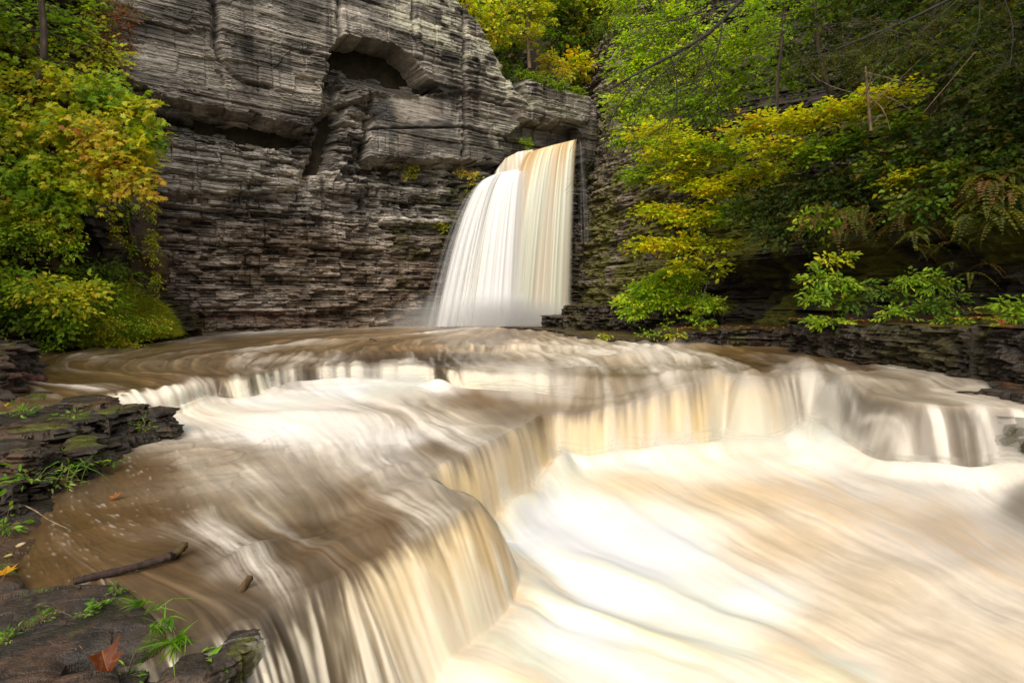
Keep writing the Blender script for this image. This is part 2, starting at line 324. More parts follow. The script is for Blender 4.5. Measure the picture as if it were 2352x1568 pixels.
# the back cascade: cream strands over dark wet rock
fa = (.9*faceA*(sst(-5.5, -5.0, XX)*(1-sst(.3, 1.0, XX))+sst(-6.9, -6.5, XX)*(1-sst(-5.9, -5.7, XX))))[..., None]
st = sst(-1.6, .5, .6*L2+.8*L3+.3*L1)[..., None]
C = C*(1-fa)+fa*(lin((96, 84, 66))*(1-st)+lin((245, 232, 205))*st)
# right hand cascade thins out over dark rock towards the bank
fr = (face*sst(4.2, 6.4, XX))[..., None]; st = sst(-1.1, 2.1, .8*L2+.8*L3+.3*L1-.35*(XX-6))[..., None]
C = C*(1-fr)+fr*(lin((132, 122, 110))*(1-st)+lin((240, 234, 224))*st)
fl_ = (face*sst(3.6, 2.9, YY)*sst(0, -1, XX))[..., None]; st = sst(-1.2, 1.4, .8*L2+.8*L3+1.6*sst(-1.5, -1.1, XX)-1.0)[..., None]
C = C*(1-.75*fl_)+.75*fl_*(lin((66, 56, 46))*(1-st)+lin((228, 218, 198))*st)
tanm = sst(.0, 2.4, .6*L5+.8*L4+.5*L3+.3*L2)*low*.6; C = C+(C*lin((236, 212, 176))/lin((255, 252, 246))-C)*tanm[..., None]
lum = C.mean(-1); C = C*(.60+.40*sst(.22, .62, lum))[..., None]*(np.array([1, 1, 1])+np.array([.05, .0, -.12])*(1-sst(.2, .5, lum))[..., None]); lum = C.mean(-1)
amp = np.where(lum > .7, .085, .17+.10*upm)*(1-.5*mF[..., 0])
s = np.clip(.5*L1+.6*L2+.55*L3+.35*L4, -2.6, 2.6)
s = s*(1-.7*calm*midm)
C = C*np.exp(s*amp)[..., None]
# broad soft veils of froth made of fine strands; short flecks in the shallow pool
vm = sst(-.2, 2.6, .8*L5+.7*L4+.35*L3+.35*upm)*(1-mF[..., 0])*(1-.8*calm)*(midm+1.15*upm)
veil = np.clip(vm*(.55+.16*L1+.14*L2), 0, .85)
brn, _ = pdist([tuple(at_z(*p, -.34)[:2]) for p in [(190, 1331), (240, 1318), (310, 1300), (370, 1283)]], XX[:NB//2], YY[:NB//2]); brf = np.zeros(XX.shape); brf[:NB//2] = np.exp(-((brn-.012)/.012)**2)*np.clip(.75+.2*LS[:NB//2]+.1*L1[:NB//2], 0, 1)
fleck = .8*brf+sst(1.3, 3.2, LS+.5*L3)*.35*midm*calm
C = C+(lin((236, 228, 214))-C)*np.clip(veil+fleck, 0, .85)[..., None]
C = np.clip(C*.93, .01, .78)
foam = sst(.35, .8, C.mean(-1))
P = np.stack([XX, YY, z], -1)
# resample every column so that vertices gather where the surface is steep
NR = 860; OUT = np.zeros((NR, NA, 3), np.float32); OC = np.zeros((NR, NA, 3), np.float32); OF = np.zeros((NR, NA), np.float32)
u, v = proj(P); dv = np.abs(np.diff(v, axis=0)); dzz = np.abs(np.diff(z, axis=0))*FB/YY[1:]
meas = np.maximum(dv, .6*dzz)+.25
kk_ = 25; cs_ = np.cumsum(np.pad(meas, ((0, 0), (kk_+1, kk_)), mode='edge'), 1); meas = (cs_[:, 2*kk_+1:]-cs_[:, :-2*kk_-1])/(2*kk_+1)      # neighbouring columns share their rows
cum = np.vstack([np.zeros((1, NA)), np.cumsum(meas, 0)])
for i in range(NA):
    t = np.linspace(0, cum[-1, i], NR); ci = cum[:, i]
    OUT[:, i, 1] = np.interp(t, ci, YY[:, i]); OUT[:, i, 0] = OUT[:, i, 1]*av[i]; OUT[:, i, 2] = np.interp(t, ci, z[:, i])
    for k in range(3): OC[:, i, k] = np.interp(t, ci, C[:, i, k])
    OF[:, i] = np.interp(t, ci, foam[:, i])
def water_mat():
    m, n, b = new_mat('silty_water')
    c = attr_node(n, 'Col').outputs['Color']; f = attr_node(n, 'Foam').outputs['Fac']
    n.links.new(c, b.inputs['Base Color'])
    r = n.nodes.new('ShaderNodeMapRange'); n.links.new(f, r.inputs[0]); r.inputs[3].default_value = .34; r.inputs[4].default_value = .75
    n.links.new(r.outputs[0], b.inputs['Roughness'])
    s_ = n.nodes.new('ShaderNodeMapRange'); n.links.new(f, s_.inputs[0]); s_.inputs[3].default_value = .38; s_.inputs[4].default_value = .1
    n.links.new(s_.outputs[0], b.inputs['Specular IOR Level'])
    return m
M_WATER = water_mat()
river = grid_obj('water', OUT, M_WATER, {'Col': OC, 'Foam': OF}, kind='structure', label='silty brown river breaking into white foam over stepped rock ledges')
def water_z(x, y):
    a = (x/y-A0)/(A1-A0)*(NA-1); b = (math.log(y)-B0)/(B1-B0)*(NB-1)
    return float(sample(z, np.array([a]), np.array([b]))[0])

# ---- froth thrown up along the feet of the cascades and over the standing waves: thin see-through sheets of spray
def spray_sheets():
    m, n, b = new_mat('spray')
    c = attr_node(n, 'Col').outputs['Color']; a = attr_node(n, 'Alpha').outputs['Fac']; n.links.new(c, b.inputs['Base Color']); b.inputs['Roughness'].default_value = .9; b.inputs['Specular IOR Level'].default_value = .05
    n.links.new(a, b.inputs['Alpha'])
    fm = np.exp(-((DM-wM*1.05)/(.16+.03*YY))**2)*(DM > -.1)*(.45+.55*sst(4, 8, YY))
    fm = fm+.9*np.exp(-((DA-wA*1.05)/.35)**2)*(DA > 0)*sst(-5.3, -4.7, XX)*(1-sst(1.5, 3.5, XX))*(1-sst(0, .2, DM))
    for bx, by, zz, r, a_ in [(1330, 885, -.2, 1.0, .8), (1500, 840, -.1, .9, .8), (1230, 890, -.3, .8, .9), (1590, 800, 0, .9, .6), (1850, 852, 0, .5, .9), (1740, 880, 0, .4, .9), (1960, 885, 0, .4, .6), (900, 900, -.3, 1.6, .6), (600, 915, -.3, .9, .6), (910, 1010, -.35, .35, .7), (860, 1050, -.35, .25, .5), (480, 1070, -.35, .5, .25)]:
        q = at_z(bx, by, zz); fm = fm+a_*np.exp(-((XX-q[0])**2+(YY-q[1])**2)/r**2)*(.35+.65*sst(-1, 1.5, L4+.5*L3))
    st = 2; fm = np.clip(fm, 0, 1)[::st, ::st]; X, Y, Zz = XX[::st, ::st], YY[::st, ::st], z[::st, ::st]; nr, nc = X.shape
    s1, s2, s3 = L3[::st, ::st], L4[::st, ::st], L2[::st, ::st]; base = C[::st, ::st]
    for k, (h, al) in enumerate([(.035, .42), (.08, .30), (.14, .2)]):
        hh = h*(.6+.9*vn(X*2.3+k*5, Y*2.3, 70+k))*np.clip(Y/8, .35, 1.5)*fm**.5; a_ = al*fm*sst(-1.8-.2*k, 1.6, s1+.6*s2+.4*s3+.5*(vn(X*3, Y*3, 80+k)-.5))
        F = grid_faces(nr, nc); keep = (a_.ravel()[F].max(1) > .012); F = F[keep]; u_, inv = np.unique(F, return_inverse=True)
        V = np.stack([X, Y-.02*k, Zz+hh], -1).reshape(-1, 3)[u_]; col = (base*.3+lin((250, 244, 232))*.7*.86).reshape(-1, 3)[u_]
        o = link('spray', raw_mesh('spray', V, inv.reshape(-1, 4), m, {'Col': col, 'Alpha': a_.ravel()[u_]}), None, kind='stuff', label='white froth blurred over the feet of the cascades')
spray_sheets()
# ================================================================== CLIFF (left and behind)
C0 = np.array([-15., 24.4]); CD = np.array([1.425, 1.])/math.hypot(1.425, 1); CN = np.array([CD[1], -CD[0]])   # outward normal, towards the river
def sz(bx, by):          # point of the picture -> (s, z) on the cliff plane
    d = ray(bx, by); t = (C0@CN)/(d[0]*CN[0]+d[1]*CN[1]); p = d*t
    return (p[:2]-C0)@CD, p[2]+CAMZ
def SZ(l): return [sz(*p) for p in l]
def layers(zv, seed, tmin, tmax, zmax=30):
    r = np.random.default_rng(seed); e = [-2.]
    while e[-1] < zmax: e.append(e[-1]+tmin+(tmax-tmin)*r.random()**2)
    e = np.array(e); k = np.searchsorted(e, zv); lo = e[np.clip(k-1, 0, len(e)-1)]; hi = e[np.clip(k, 0, len(e)-1)]
    return k, (zv-lo)/(hi-lo+1e-6)
def strata(S, Z, seed, crumb):
    """outward relief of bedded rock; crumb 0..1 how broken the beds are"""
    zw = Z+.06*(fbm(S*.35, Z*.2, seed, 3)-.5)*2+.03*(vn(S*1.7, Z, seed+9)-.5)
    k1, f1 = layers(zw, seed, .06, .22); k2, f2 = layers(zw+.02*(vn(S*4, 0, seed+5)-.5), seed+1, .35, 1.3)
    o1 = _h(k1, k1*0, seed+3)-.5; n1 = fbm(S*.7+k1*13.7, k1*3.1, seed+4, 3)-.5
    c1, b1 = cell(S*2.2+k1*7.7, k1*1.0, seed+6)
    o2 = _h(k2, k2*0, seed+8)-.5; n2 = fbm(S*.45+k2*5.3, k2*2.7, seed+10, 3)-.5
    cj, bj = cell(S*.55+k2*3.3, k2*1.0, seed+12)
    c3, b3 = cell(S*1.4, zw*4.2, seed+14)
    cb, bb_ = cell(S*.9+k2*1.3, zw*1.1, seed+16); d = .11*o1+.14*n1+(.09+.14*crumb)*(c1-.5)+.20*o2+.14*n2+(.20+.25*crumb)*(cj-.5)+.16*(cb-.5)+crumb*.34*(c3-.5)+crumb*.5*(fbm(S*.8, Z*1.1, seed+18, 3)-.5)-.10*np.exp(-(bj/.02)**2)*(cb > .4)
    groove = -.07*np.exp(-(np.minimum(f1, 1-f1)/.13)**2)-.16*np.exp(-(np.minimum(f2, 1-f2)/.035)**2)
    tone = .5+.5*(o1+1.0*n1)+.4*(c1-.5)*crumb+.45*(c3-.5)*crumb+.35*n2
    return d+groove, tone, k1
NS, NZ = 1250, 860
s0, s1 = -9.0, 24.5
Sg, Tg = np.meshgrid(np.linspace(s0, s1, NS), np.linspace(0, 1, NZ))
# height of the cliff top along s
tp = np.array([(s0, 24), (sz(900, -60)[0], 24.), (sz(1010, 0)[0], sz(1010, -10)[1]), (sz(1060, 40)[0], sz(1060, 35)[1]), (sz(1100, 100)[0], sz(1100, 95)[1]), (sz(1138, 165)[0], sz(1138, 160)[1]), (sz(1160, 215)[0], sz(1160, 215)[1]), (sz(1200, 195)[0], sz(1200, 195)[1]), (sz(1330, 215)[0], sz(1330, 235)[1]), (s1, sz(1330, 235)[1])])
top = np.interp(Sg, tp[:, 0], tp[:, 1])+.25*(fbm(Sg*1.2, 0, 77, 3)-.5)
Zg = -.6+(top+.6)*Tg
U_, V_ = proj(np.stack([C0[0]+CD[0]*Sg, C0[1]+CD[1]*Sg, Zg], -1))     # feature coordinates of the undisplaced wall
zn = lambda y, x=700: sz(x, y)[1]
def soft(poly, w=.25):   # soft mask of a polygon in (s,z), edge softened by w metres with a rough border
    p = SZ(poly); wob = .25*(fbm(Sg*1.3, Zg*1.3, 5, 3)-.5)*2+.30*(cell(Sg*1.1, Zg*4.5, 6)[0]-.5)+.25*(fbm(Sg*4, Zg*6, 7, 3)-.5)
    m = inside(p, Sg, Zg); d, _ = pdist(p+[p[0]], Sg, Zg); d = np.where(m, d, -d)+wob*.6
    return sst(-w, w, d)
upper = soft([(200, -300), (1700, -300), (1700, 400), (1045, 372), (835, 365), (842, 235), (770, 250), (700, 305), (560, 268), (375, 238), (290, 200), (200, 200)], .08)
midb = soft([(200, 330), (380, 318), (560, 345), (700, 370), (690, 430), (600, 448), (340, 448), (200, 440)], .15)
crumb = np.clip(1-upper-.75*midb, 0, 1); 
rough_col = soft([(690, 290), (850, 210), (860, 260), (825, 370), (800, 470), (740, 480), (640, 440), (560, 440)], .3)
crumb = np.clip(crumb+rough_col*.8, 0, 1)
dsp, tone, kk = strata(Sg, Zg, 3, crumb)
smoothblk = soft([(848, 222), (1035, 225), (1050, 290), (1050, 368), (835, 360), (838, 300)], .06)
quiet = upper*sst(.38, .62, fbm(Sg*.25, Zg*.35, 15, 3)); dsp = dsp*(1-.45*smoothblk)*(1-.55*quiet)
dsp += .75*upper+.35*midb-.25*crumb
dsp += 1.0*sst(3.2, -.2, Zg)*.5                                   # foot flares out
dsp += -.2*soft([(290, 60), (490, 85), (490, 150), (520, 215), (300, 215)], .04)    # recessed smooth panel
dsp += -2.7*(.4+.6*np.clip((Zg-zn(222, 860))/(zn(110, 860)-zn(222, 860)), 0, 1))*soft([(772, 95), (830, 100), (890, 118), (935, 150), (968, 185), (1008, 222), (860, 226), (800, 212), (775, 180), (735, 215), (745, 150)], .07)   # dark alcove
dsp += -.9*soft([(735, 190), (790, 195), (795, 240), (770, 330), (735, 400), (700, 400), (735, 300)], .2)
dsp += -.55*soft([(835, 372), (1050, 378), (1090, 400), (1050, 470), (830, 480)], .15)
dsp += -.7*soft([(380, 262), (560, 280), (700, 312), (720, 335), (560, 345), (380, 310)], .12)
dsp += .45*soft([(770, 205), (850, 225), (845, 300), (800, 380), (765, 420), (755, 330)], .1)*(.6+.8*cell(Sg*1.1, Zg*1.8, 51)[0])
dsp += -.8*soft([(1180, 290), (1300, 300), (1325, 330), (1325, 420), (1140, 400), (1150, 320)], .1)
dsp += .35*soft([(1155, 195), (1330, 235), (1330, 290), (1180, 285), (1140, 250)], .12)
def crack(pts, wdt, dep):
    d, _ = pdist(SZ(pts), Sg+.12*(fbm(Sg*2, Zg*2, 61, 3)-.5)*2, Zg); return -dep*np.exp(-(d/wdt)**2)
dsp += crack([(492, -60), (488, 40), (492, 110), (500, 145)], .14, .55)+crack([(500, 145), (530, 180), (560, 200), (615, 212)], .09, .32)
dsp += crack([(1052, 40), (1050, 180), (1056, 240), (1054, 380)], .10, .45)
dsp += crack([(940, -60), (935, 60), (945, 120)], .09, .3)+crack([(770, -50), (765, 60), (775, 100)], .12, .4)
dsp += crack([(840, 300), (1040, 297), (1130, 318), (1325, 352)], .05, .30)+crack([(1040, 213), (1055, 225), (1180, 262), (1325, 300)], .06, .3)+crack([(1090, 118), (1165, 212)], .05, .2)
dsp += crack([(845, 222), (840, 300), (834, 370)], .10, .5)+crack([(1140, 170), (1165, 215), (1195, 245)], .15, .5)
dsp += -.25*np.exp(-((Zg-zn(502))/.10)**2)+.22*soft([(820, 498), (1050, 500), (1060, 530), (820, 528)], .1)
dsp += -.20*np.exp(-((Zg-.55-.1*vn(Sg, 0, 3))/.10)**2)
blk2 = soft([(838, 222), (1045, 225), (1050, 370), (830, 365)], .1); dsp += -.28*blk2
# colour of the stone
base = lin((152, 146, 137)); brown = lin((146, 121, 97)); pale = lin((214, 206, 194)); dark = lin((76, 70, 65))
t = np.clip(tone, 0, 1)[..., None]
Cc = (dark*(1-t)+pale*t)*.8+base*.2
pt = fbm(Sg*.5, Zg*.8, 17, 4); Cc = Cc*(.5+1.05*sst(.3, .7, pt))[..., None]; drip = sst(.52, .7, fbm(Sg*2.2, Zg*.22, 19, 4))*sst(.4, .6, fbm(Sg*.4, Zg*.3, 20, 2)+.1); Cc = Cc*(1-.5*drip)[..., None]
Cc = Cc*(1+(np.array([.80, .79, .77])-1)*(upper*(1-blk2))[..., None])
lowm = sst(zn(440), zn(600), Zg)[..., None]
Cc = Cc*(1-.55*lowm)+.55*lowm*(brown*(.35+1.1*t))
Cc = Cc*(1-.5*(midb*(.4+.6*t[..., 0]))[..., None])+.5*(midb*(.4+.6*t[..., 0]))[..., None]*pale
red = np.exp(-((Zg-.62)/.30)**2)*sst(-1, 1, Sg)*(1-sst(5.5, 8, Sg))*sst(.4, .7, fbm(Sg*2, Zg*5, 71, 3)+.12)
Cc = Cc*(1-.6*red[..., None])+.6*red[..., None]*lin((122, 70, 48))
lich = sst(.42, .56, fbm(Sg*1.1, Zg*1.6, 81, 5, .62))*np.clip(soft([(880, -80), (1060, -80), (1180, 170), (1185, 250), (1110, 215), (1000, 130), (880, 60)], .5)+.8*soft([(1090, 265), (1180, 285), (1185, 370), (1120, 350)], .3)+.6*soft([(1190, 230), (1320, 270), (1320, 300), (1190, 262)], .2), 0, 1)
Cc = Cc*(1-.8*lich[..., None])+.8*lich[..., None]*lin((226, 222, 200))
stain = soft([(868, 232), (905, 235), (905, 300), (925, 355), (880, 355), (895, 300), (870, 290)], .12)*0+soft([(895, 236), (1000, 236), (1005, 285), (930, 292), (935, 352), (905, 352), (900, 290)], .15)
Cc = Cc*(1-.6*stain[..., None])+.6*stain[..., None]*lin((172, 160, 146))
stn2 = soft([(858, 235), (888, 240), (895, 295), (850, 298)], .15)+soft([(846, 302), (905, 302), (905, 325), (846, 320)], .1)+soft([(895, 286), (1030, 282), (1030, 296), (895, 298)], .08)
Cc = Cc*(1-.6*np.clip(stn2, 0, 1)[..., None])+.6*np.clip(stn2, 0, 1)[..., None]*lin((62, 62, 68))
wet = np.clip(soft([(1140, 300), (1400, 300), (1400, 800), (960, 800), (1030, 520), (1060, 400)], .8)+.8*soft([(830, 378), (1060, 380), (1040, 500), (830, 490)], .4), 0, 1)[..., None]
Cc = Cc*(1-.5*wet)
moss = sst(.5, .68, fbm(Sg*.9, Zg*1.3, 91, 4)+.1*sst(9, 14, Sg)-.12)*sst(7, 12, Sg)*(1-sst(zn(420), zn(330), Zg))
Cc = Cc*(1-.6*moss[..., None])+.6*moss[..., None]*lin((92, 92, 30))
Pc = np.stack([C0[0]+CD[0]*Sg+CN[0]*dsp, C0[1]+CD[1]*Sg+CN[1]*dsp, Zg], -1)
# the top runs back a little so the edge has depth
cap = Pc[-1:].repeat(6, 0).copy()
for i in range(6):
    cap[i, :, :2] -= CN*(.25*(i+1)**1.6); cap[i, :, 2] += .08*(i+1)+.1*vn(np.arange(NS)*.03, i, 7)
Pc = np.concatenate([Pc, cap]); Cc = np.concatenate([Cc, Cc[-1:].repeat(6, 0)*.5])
M_CLIFF = rock_mat('shale', .8, .05, 2.2, (1, 1, 7), .25)
grid_obj('cliff', Pc, M_CLIFF, {'Col': Cc}, flip=True, smooth=False, kind='structure', label='tall grey shale cliff with thin beds, a dark alcove and a crumbling brown foot')
# ================================================================== RIGHT GORGE WALL
rw = smooth_line([(3.2, 46), (4.3, 42), (4.75, 38.2), (7, 32), (9, 24), (10.4, 17), (11.3, 12), (11.9, 6), (12.2, 0), (12.4, -9)], 2)
seg = np.hypot(*np.diff(rw, axis=0).T); cs = np.concatenate([[0], np.cumsum(seg)])
NS2, NZ2 = 900, 420
S2, Z2 = np.meshgrid(np.linspace(0, cs[-1], NS2), np.linspace(-.6, 19, NZ2))
px = np.interp(S2, cs, rw[:, 0]); py = np.interp(S2, cs, rw[:, 1])
tx = np.gradient(px, axis=1); ty = np.gradient(py, axis=1); ln = np.hypot(tx, ty); nx, ny = ty/ln, -tx/ln     # towards the river
sgn = np.sign(-nx); nx, ny = nx*sgn, ny*sgn
d2, tone2, _ = strata(S2+50, Z2, 203, .6)
near = sst(16, 12.5, np.interp(S2, cs, rw[:, 1])*.0+py) 
slope = sst(28, 22, py)                                          # the bank leans back where it is wooded
d2 = d2*1.1-1.1*np.exp(-((Z2-1.9)/.9)**4)*slope+.25
d2 -= slope*np.where(Z2 > 3.0, (Z2-3.0)*.62, 0)+(1-slope)*np.where(Z2 > 3, (Z2-3)*.12, 0)
t = np.clip(tone2, 0, 1)[..., None]
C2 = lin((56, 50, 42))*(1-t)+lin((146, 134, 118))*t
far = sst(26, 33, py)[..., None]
C2 = C2*(.30+1.0*far)  # near stretch darkened: canopy shade put into the rock colour
ms = sst(.33, .5, fbm(S2*.8, Z2*1.1, 207, 4))*sst(44, 36, py)*sst(11, 6, Z2)
C2 = C2*(1-.7*ms[..., None])+.7*ms[..., None]*lin((116, 116, 34))
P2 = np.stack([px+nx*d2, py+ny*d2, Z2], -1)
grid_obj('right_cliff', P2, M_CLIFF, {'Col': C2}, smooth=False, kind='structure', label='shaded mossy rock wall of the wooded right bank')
# ------------------------------------------------------------------ ground behind: terrace and gorge behind the notch
xs, ys = np.meshgrid(np.linspace(-40, 40, 160), np.linspace(26, 90, 120))
side = (np.stack([xs, ys], -1)-C0)@CN
back = -side
zt = np.where(xs < 3.8, np.interp(np.clip(((np.stack([xs, ys], -1)-C0)@CD), s0, s1), tp[:, 0], tp[:, 1]), 11.)+.02
zt = np.minimum(zt, 14.5)+np.clip(back-1.2, 0, 60)*.75*np.maximum(sst(.5, 3, abs(xs-3.3-.12*(ys-38))), sst(43, 50, ys))+np.clip(ys-48, 0, 99)*1.4 + (fbm(xs*.3, ys*.3, 301, 4)-.5)*2.0*sst(1, 4, back)
ch = np.exp(-((xs-2.9-.05*(ys-38))/1.3)**4)*sst(47, 42, ys); zt = zt*(1-ch)+ch*(11.3+.02*(ys-38))
zt = np.where(back < .9, -3, zt); zt = np.minimum(zt, 60)
Ct = lin((54, 46, 32))*(.5+1.0*fbm(xs*1.1, ys*1.1, 303, 4))[..., None]
M_SOIL = rock_mat('soil', .9, .05, 3, (1, 1, 1), .2)
grid_obj('terrain', np.stack([xs, ys, zt], -1), M_SOIL, {'Col': Ct}, kind='structure', label='wooded slope above and behind the cliff')
# dark rock face at the back of the ledge, behind the young tree
gl = smooth_line([(-9.5, 33), (-4.2, 36.6), (-2.4, 38.6), (-.6, 39.6), (1.4, 41.5), (1.9, 46)], 2); seg = np.hypot(*np.diff(gl, axis=0).T); cs = np.concatenate([[0], np.cumsum(seg)])
S4, Z4 = np.meshgrid(np.linspace(0, cs[-1], 360), np.linspace(9, 27, 300)); qx = np.interp(S4, cs, gl[:, 0]); qy = np.interp(S4, cs, gl[:, 1]); tx = np.gradient(qx, axis=1); ty = np.gradient(qy, axis=1); ln = np.hypot(tx, ty)
d4, t4, _ = strata(S4+140, Z4, 403, .9); d4 = d4*1.6+.8*(fbm(S4*.4, Z4*.4, 405, 3)-.5)-(Z4-12)*.10; t4 = np.clip(t4, 0, 1)[..., None]; C4 = lin((62, 56, 48))*(1-t4)+lin((150, 142, 128))*t4
ms = sst(.5, .65, fbm(S4*.7, Z4*.9, 407, 4))[..., None]; C4 = C4*(1-.6*ms)+.6*ms*lin((96, 98, 44))
grid_obj('gorge_wall', np.stack([qx+ty/ln*d4, qy-tx/ln*d4, Z4], -1), M_CLIFF, {'Col': C4}, smooth=False, kind='structure', label='dark rock face behind the young tree above the falls')
# ground of the whole gorge, under the water
gx, gy = np.meshgrid(np.linspace(-60, 60, 80), np.linspace(-20, 100, 80))
gz = np.full(gx.shape, -1.6); grid_obj('ground', np.stack([gx, gy, gz], -1), M_SOIL, {'Col': np.ones(gx.shape+(3,))*lin((60, 50, 38))}, kind='structure')

M_BLOCK = None
def blocks(name, items, seed, mat, label, colf, k=3.2, parent=None, **props):
    """bedded stone blocks: items (outline in picture pixels+height or in plan, top height, bottom height)"""
    V, F, C = [], [], []; off = 0
    for bi, it in enumerate(items):
        poly, zt, zb = it[:3]; amp = it[3] if len(it) > 3 else 1.; q = np.array([at_z(*p)[:2] if len(p) == 3 else p for p in poly], float)
        area = .5*np.sum(q[:, 0]*np.roll(q[:, 1], -1)-np.roll(q[:, 0], -1)*q[:, 1]); q = q if area > 0 else q[::-1]
        c = np.vstack([q, q[:1]])
        for _ in range(1):                                     # cut the corners a little
            n_ = []
            for a, b in zip(c[:-1], c[1:]):
                L = np.linalg.norm(b-a); f = min(.25, .05/max(L, 1e-3)); n_ += [a+(b-a)*f, b+(a-b)*f]
            c = np.array(n_+[n_[0]])
        sg = np.concatenate([[0], np.cumsum(np.linalg.norm(np.diff(c, axis=0), axis=1))]); per = sg[-1]; mid = c.mean(0); dist = np.hypot(*mid)
        step = max(.008, dist*.0022); n = int(min(1500, max(40, per/step))); t = np.linspace(0, per, n); x = np.interp(t, sg, c[:, 0]); y = np.interp(t, sg, c[:, 1])
        tx = np.gradient(x); ty = np.gradient(y); ker = np.ones(5)/5; tx = np.convolve(np.pad(tx, 2, mode='wrap'), ker, 'valid'); ty = np.convolve(np.pad(ty, 2, mode='wrap'), ker, 'valid'); l = np.hypot(tx, ty)+1e-9; nx, ny = ty/l, -tx/l
        H = zt-zb; nr = int(min(90, max(10, H/step))); Zr = zb+H*np.linspace(0, 1, nr)[:, None]+0*t[None]
        d, tone, _ = strata(t[None]*k+31.7*bi+seed, Zr*k+bi*3.1+5, seed, .75); d = d/k*1.25*amp
        mask = sst(0, .1, t)*sst(0, .1, per-t); d = d*mask; big = .10*amp*(fbm(t[None]*1.4+bi*9, Zr*1.5, seed+40, 3)-.5)*mask
        tp = (zt-Zr); d = d+big-.045*np.exp(-tp/.02)
        P = np.stack([x+nx*d, y+ny*d, Zr], -1); cl = colf(P[..., 0], P[..., 1], P[..., 2], np.zeros(P.shape[:2]))*(.45+1.1*np.clip(tone, 0, 1))[..., None]
        rings = 16; top = []; e = P[-1]; cen = np.array([mid[0], mid[1], zt])
        for r in range(1, rings+1):
            f = 1-(r/rings)**1.1; w_ = cen+(e-cen)*f; ang = .5; X_ = w_[:, 0]*.88+w_[:, 1]*.48; Y_ = -w_[:, 0]*.48+w_[:, 1]*.88
            cv, cb = cell(X_*2.2+seed, Y_*3.1, seed+50); w_[:, 2] = zt+amp*(.05*(fbm(X_*1.5, Y_*1.5, seed+51, 4)-.5)+.03*(cv-.5)-.02*np.exp(-(cb/.05)**2))*min(1, r/3); top.append(w_)
        top = np.array(top); ct = colf(top[..., 0], top[..., 1], top[..., 2], np.ones(top.shape[:2]))
        A = np.concatenate([P, top]); V.append(A.reshape(-1, 3)); C.append(np.concatenate([cl, ct]).reshape(-1, 3)); F.append(grid_faces(*A.shape[:2])+off); off += A.shape[0]*A.shape[1]
    V = np.concatenate(V); C = np.concatenate(C)
    return link(name, raw_mesh(name, V, np.concatenate(F), mat, {'Col': np.clip(C, .004, 1)}, False), parent, label=label, **props)
# ================================================================== WATERFALL
def spray_mat(name):
    m, n, b = new_mat(name)
    c = attr_node(n, 'Col').outputs['Color']; a = attr_node(n, 'Alpha').outputs['Fac']
    n.links.new(c, b.inputs['Base Color']); b.inputs['Roughness'].default_value = .8; b.inputs['Specular IOR Level'].default_value = .1
    tr = n.nodes.new('ShaderNodeBsdfTranslucent'); n.links.new(c, tr.inputs['Color'])
    mx = n.nodes.new('ShaderNodeMixShader'); mx.inputs[0].default_value = .15
    n.links.new(b.outputs[0], mx.inputs[1]); n.links.new(tr.outputs[0], mx.inputs[2])
    tp_ = n.nodes.new('ShaderNodeBsdfTransparent'); m2 = n.nodes.new('ShaderNodeMixShader')
    n.links.new(a, m2.inputs[0]); n.links.new(tp_.outputs[0], m2.inputs[1]); n.links.new(mx.outputs[0], m2.inputs[2])
    n.links.new(m2.outputs[0], n.nodes['Material Output'].inputs[0])
    return m
M_SPRAY = spray_mat('falling_water')
falls = thing('waterfall', 'tall white and tan waterfall pouring over the cliff edge into the pool', 'waterfall', (0, 35, 0))
def sheet(name, tops, bots, c_top, c_bot, seed, dens=1., edge=(.08, .08), bulge=0., ns=420, nt_=260, wob=.12, streak=1.0, cut=.0):
    T = np.array([at_y(*p) for p in tops]); B = np.array([at_y(*p) for p in bots])
    u = np.linspace(0, 1, ns); tt = np.linspace(0, 1, nt_)
    def cur(Q):
        k = np.concatenate([[0], np.cumsum(np.linalg.norm(np.diff(Q, axis=0), axis=1))]); k /= k[-1]
        return np.stack([np.interp(u, k, Q[:, i]) for i in range(3)], -1)
    T, B = cur(T), cur(B); t = tt[:, None]; U, Tm = np.meshgrid(u, tt)
    P = T[None]+(B-T)[None]*t[..., None]; P[..., 2] = T[None, :, 2]+(B-T)[None, :, 2]*(tt[:, None]**1.85)
    n1 = fbm(U*20+.25*Tm, Tm*.7, seed, 2)-.5; n2 = fbm(U*90+.5*Tm, Tm*.8, seed+3, 2)-.5; n3 = vn(U*7+.2*Tm, Tm*.8, seed+6)-.5
    P[..., 1] -= wob*(n1*2.2+n3*2.8+.12*n2)*sst(0, .15, Tm)+bulge*np.sin(np.pi*U)*Tm**.7
    P = P-np.array([0, 35, 0])
    k = np.clip(.2+.8*sst(.0, .62, Tm+.35*n3+.25*n1), 0, 1)[..., None]
    col = lin(c_top)*(1-k)+lin(c_bot)*k
    col = np.clip(col*np.exp(streak*(1.1*n1+.2*n2+1.2*n3)*(.9-.45*Tm))[..., None], 0.02, .9)
    a = dens*sst(0, edge[0], U-.02+.06*n2)*sst(0, edge[1], 1-U-.02+.06*n1)*np.clip(1.0+cut*(2.6*n1+1.0*n2+1.6*n3), 0, 1)
    a *= sst(0, .03, Tm+.004+.03*n1+.02*n3)
    grid_obj(name, P, M_SPRAY, {'Col': col, 'Alpha': np.clip(a, 0, 1)}, parent=falls)
sheet('curtain', [(1212, 352, 34.6), (1240, 343, 35.1), (1275, 333, 35.9), (1322, 321, 36.9), (1331, 318, 37.1)], [(1120, 746, 30.6), (1200, 745, 31.6), (1314, 744, 33.8)], (226, 184, 116), (250, 238, 216), 401, 1., (.10, .10), .1, wob=.045, streak=.55)
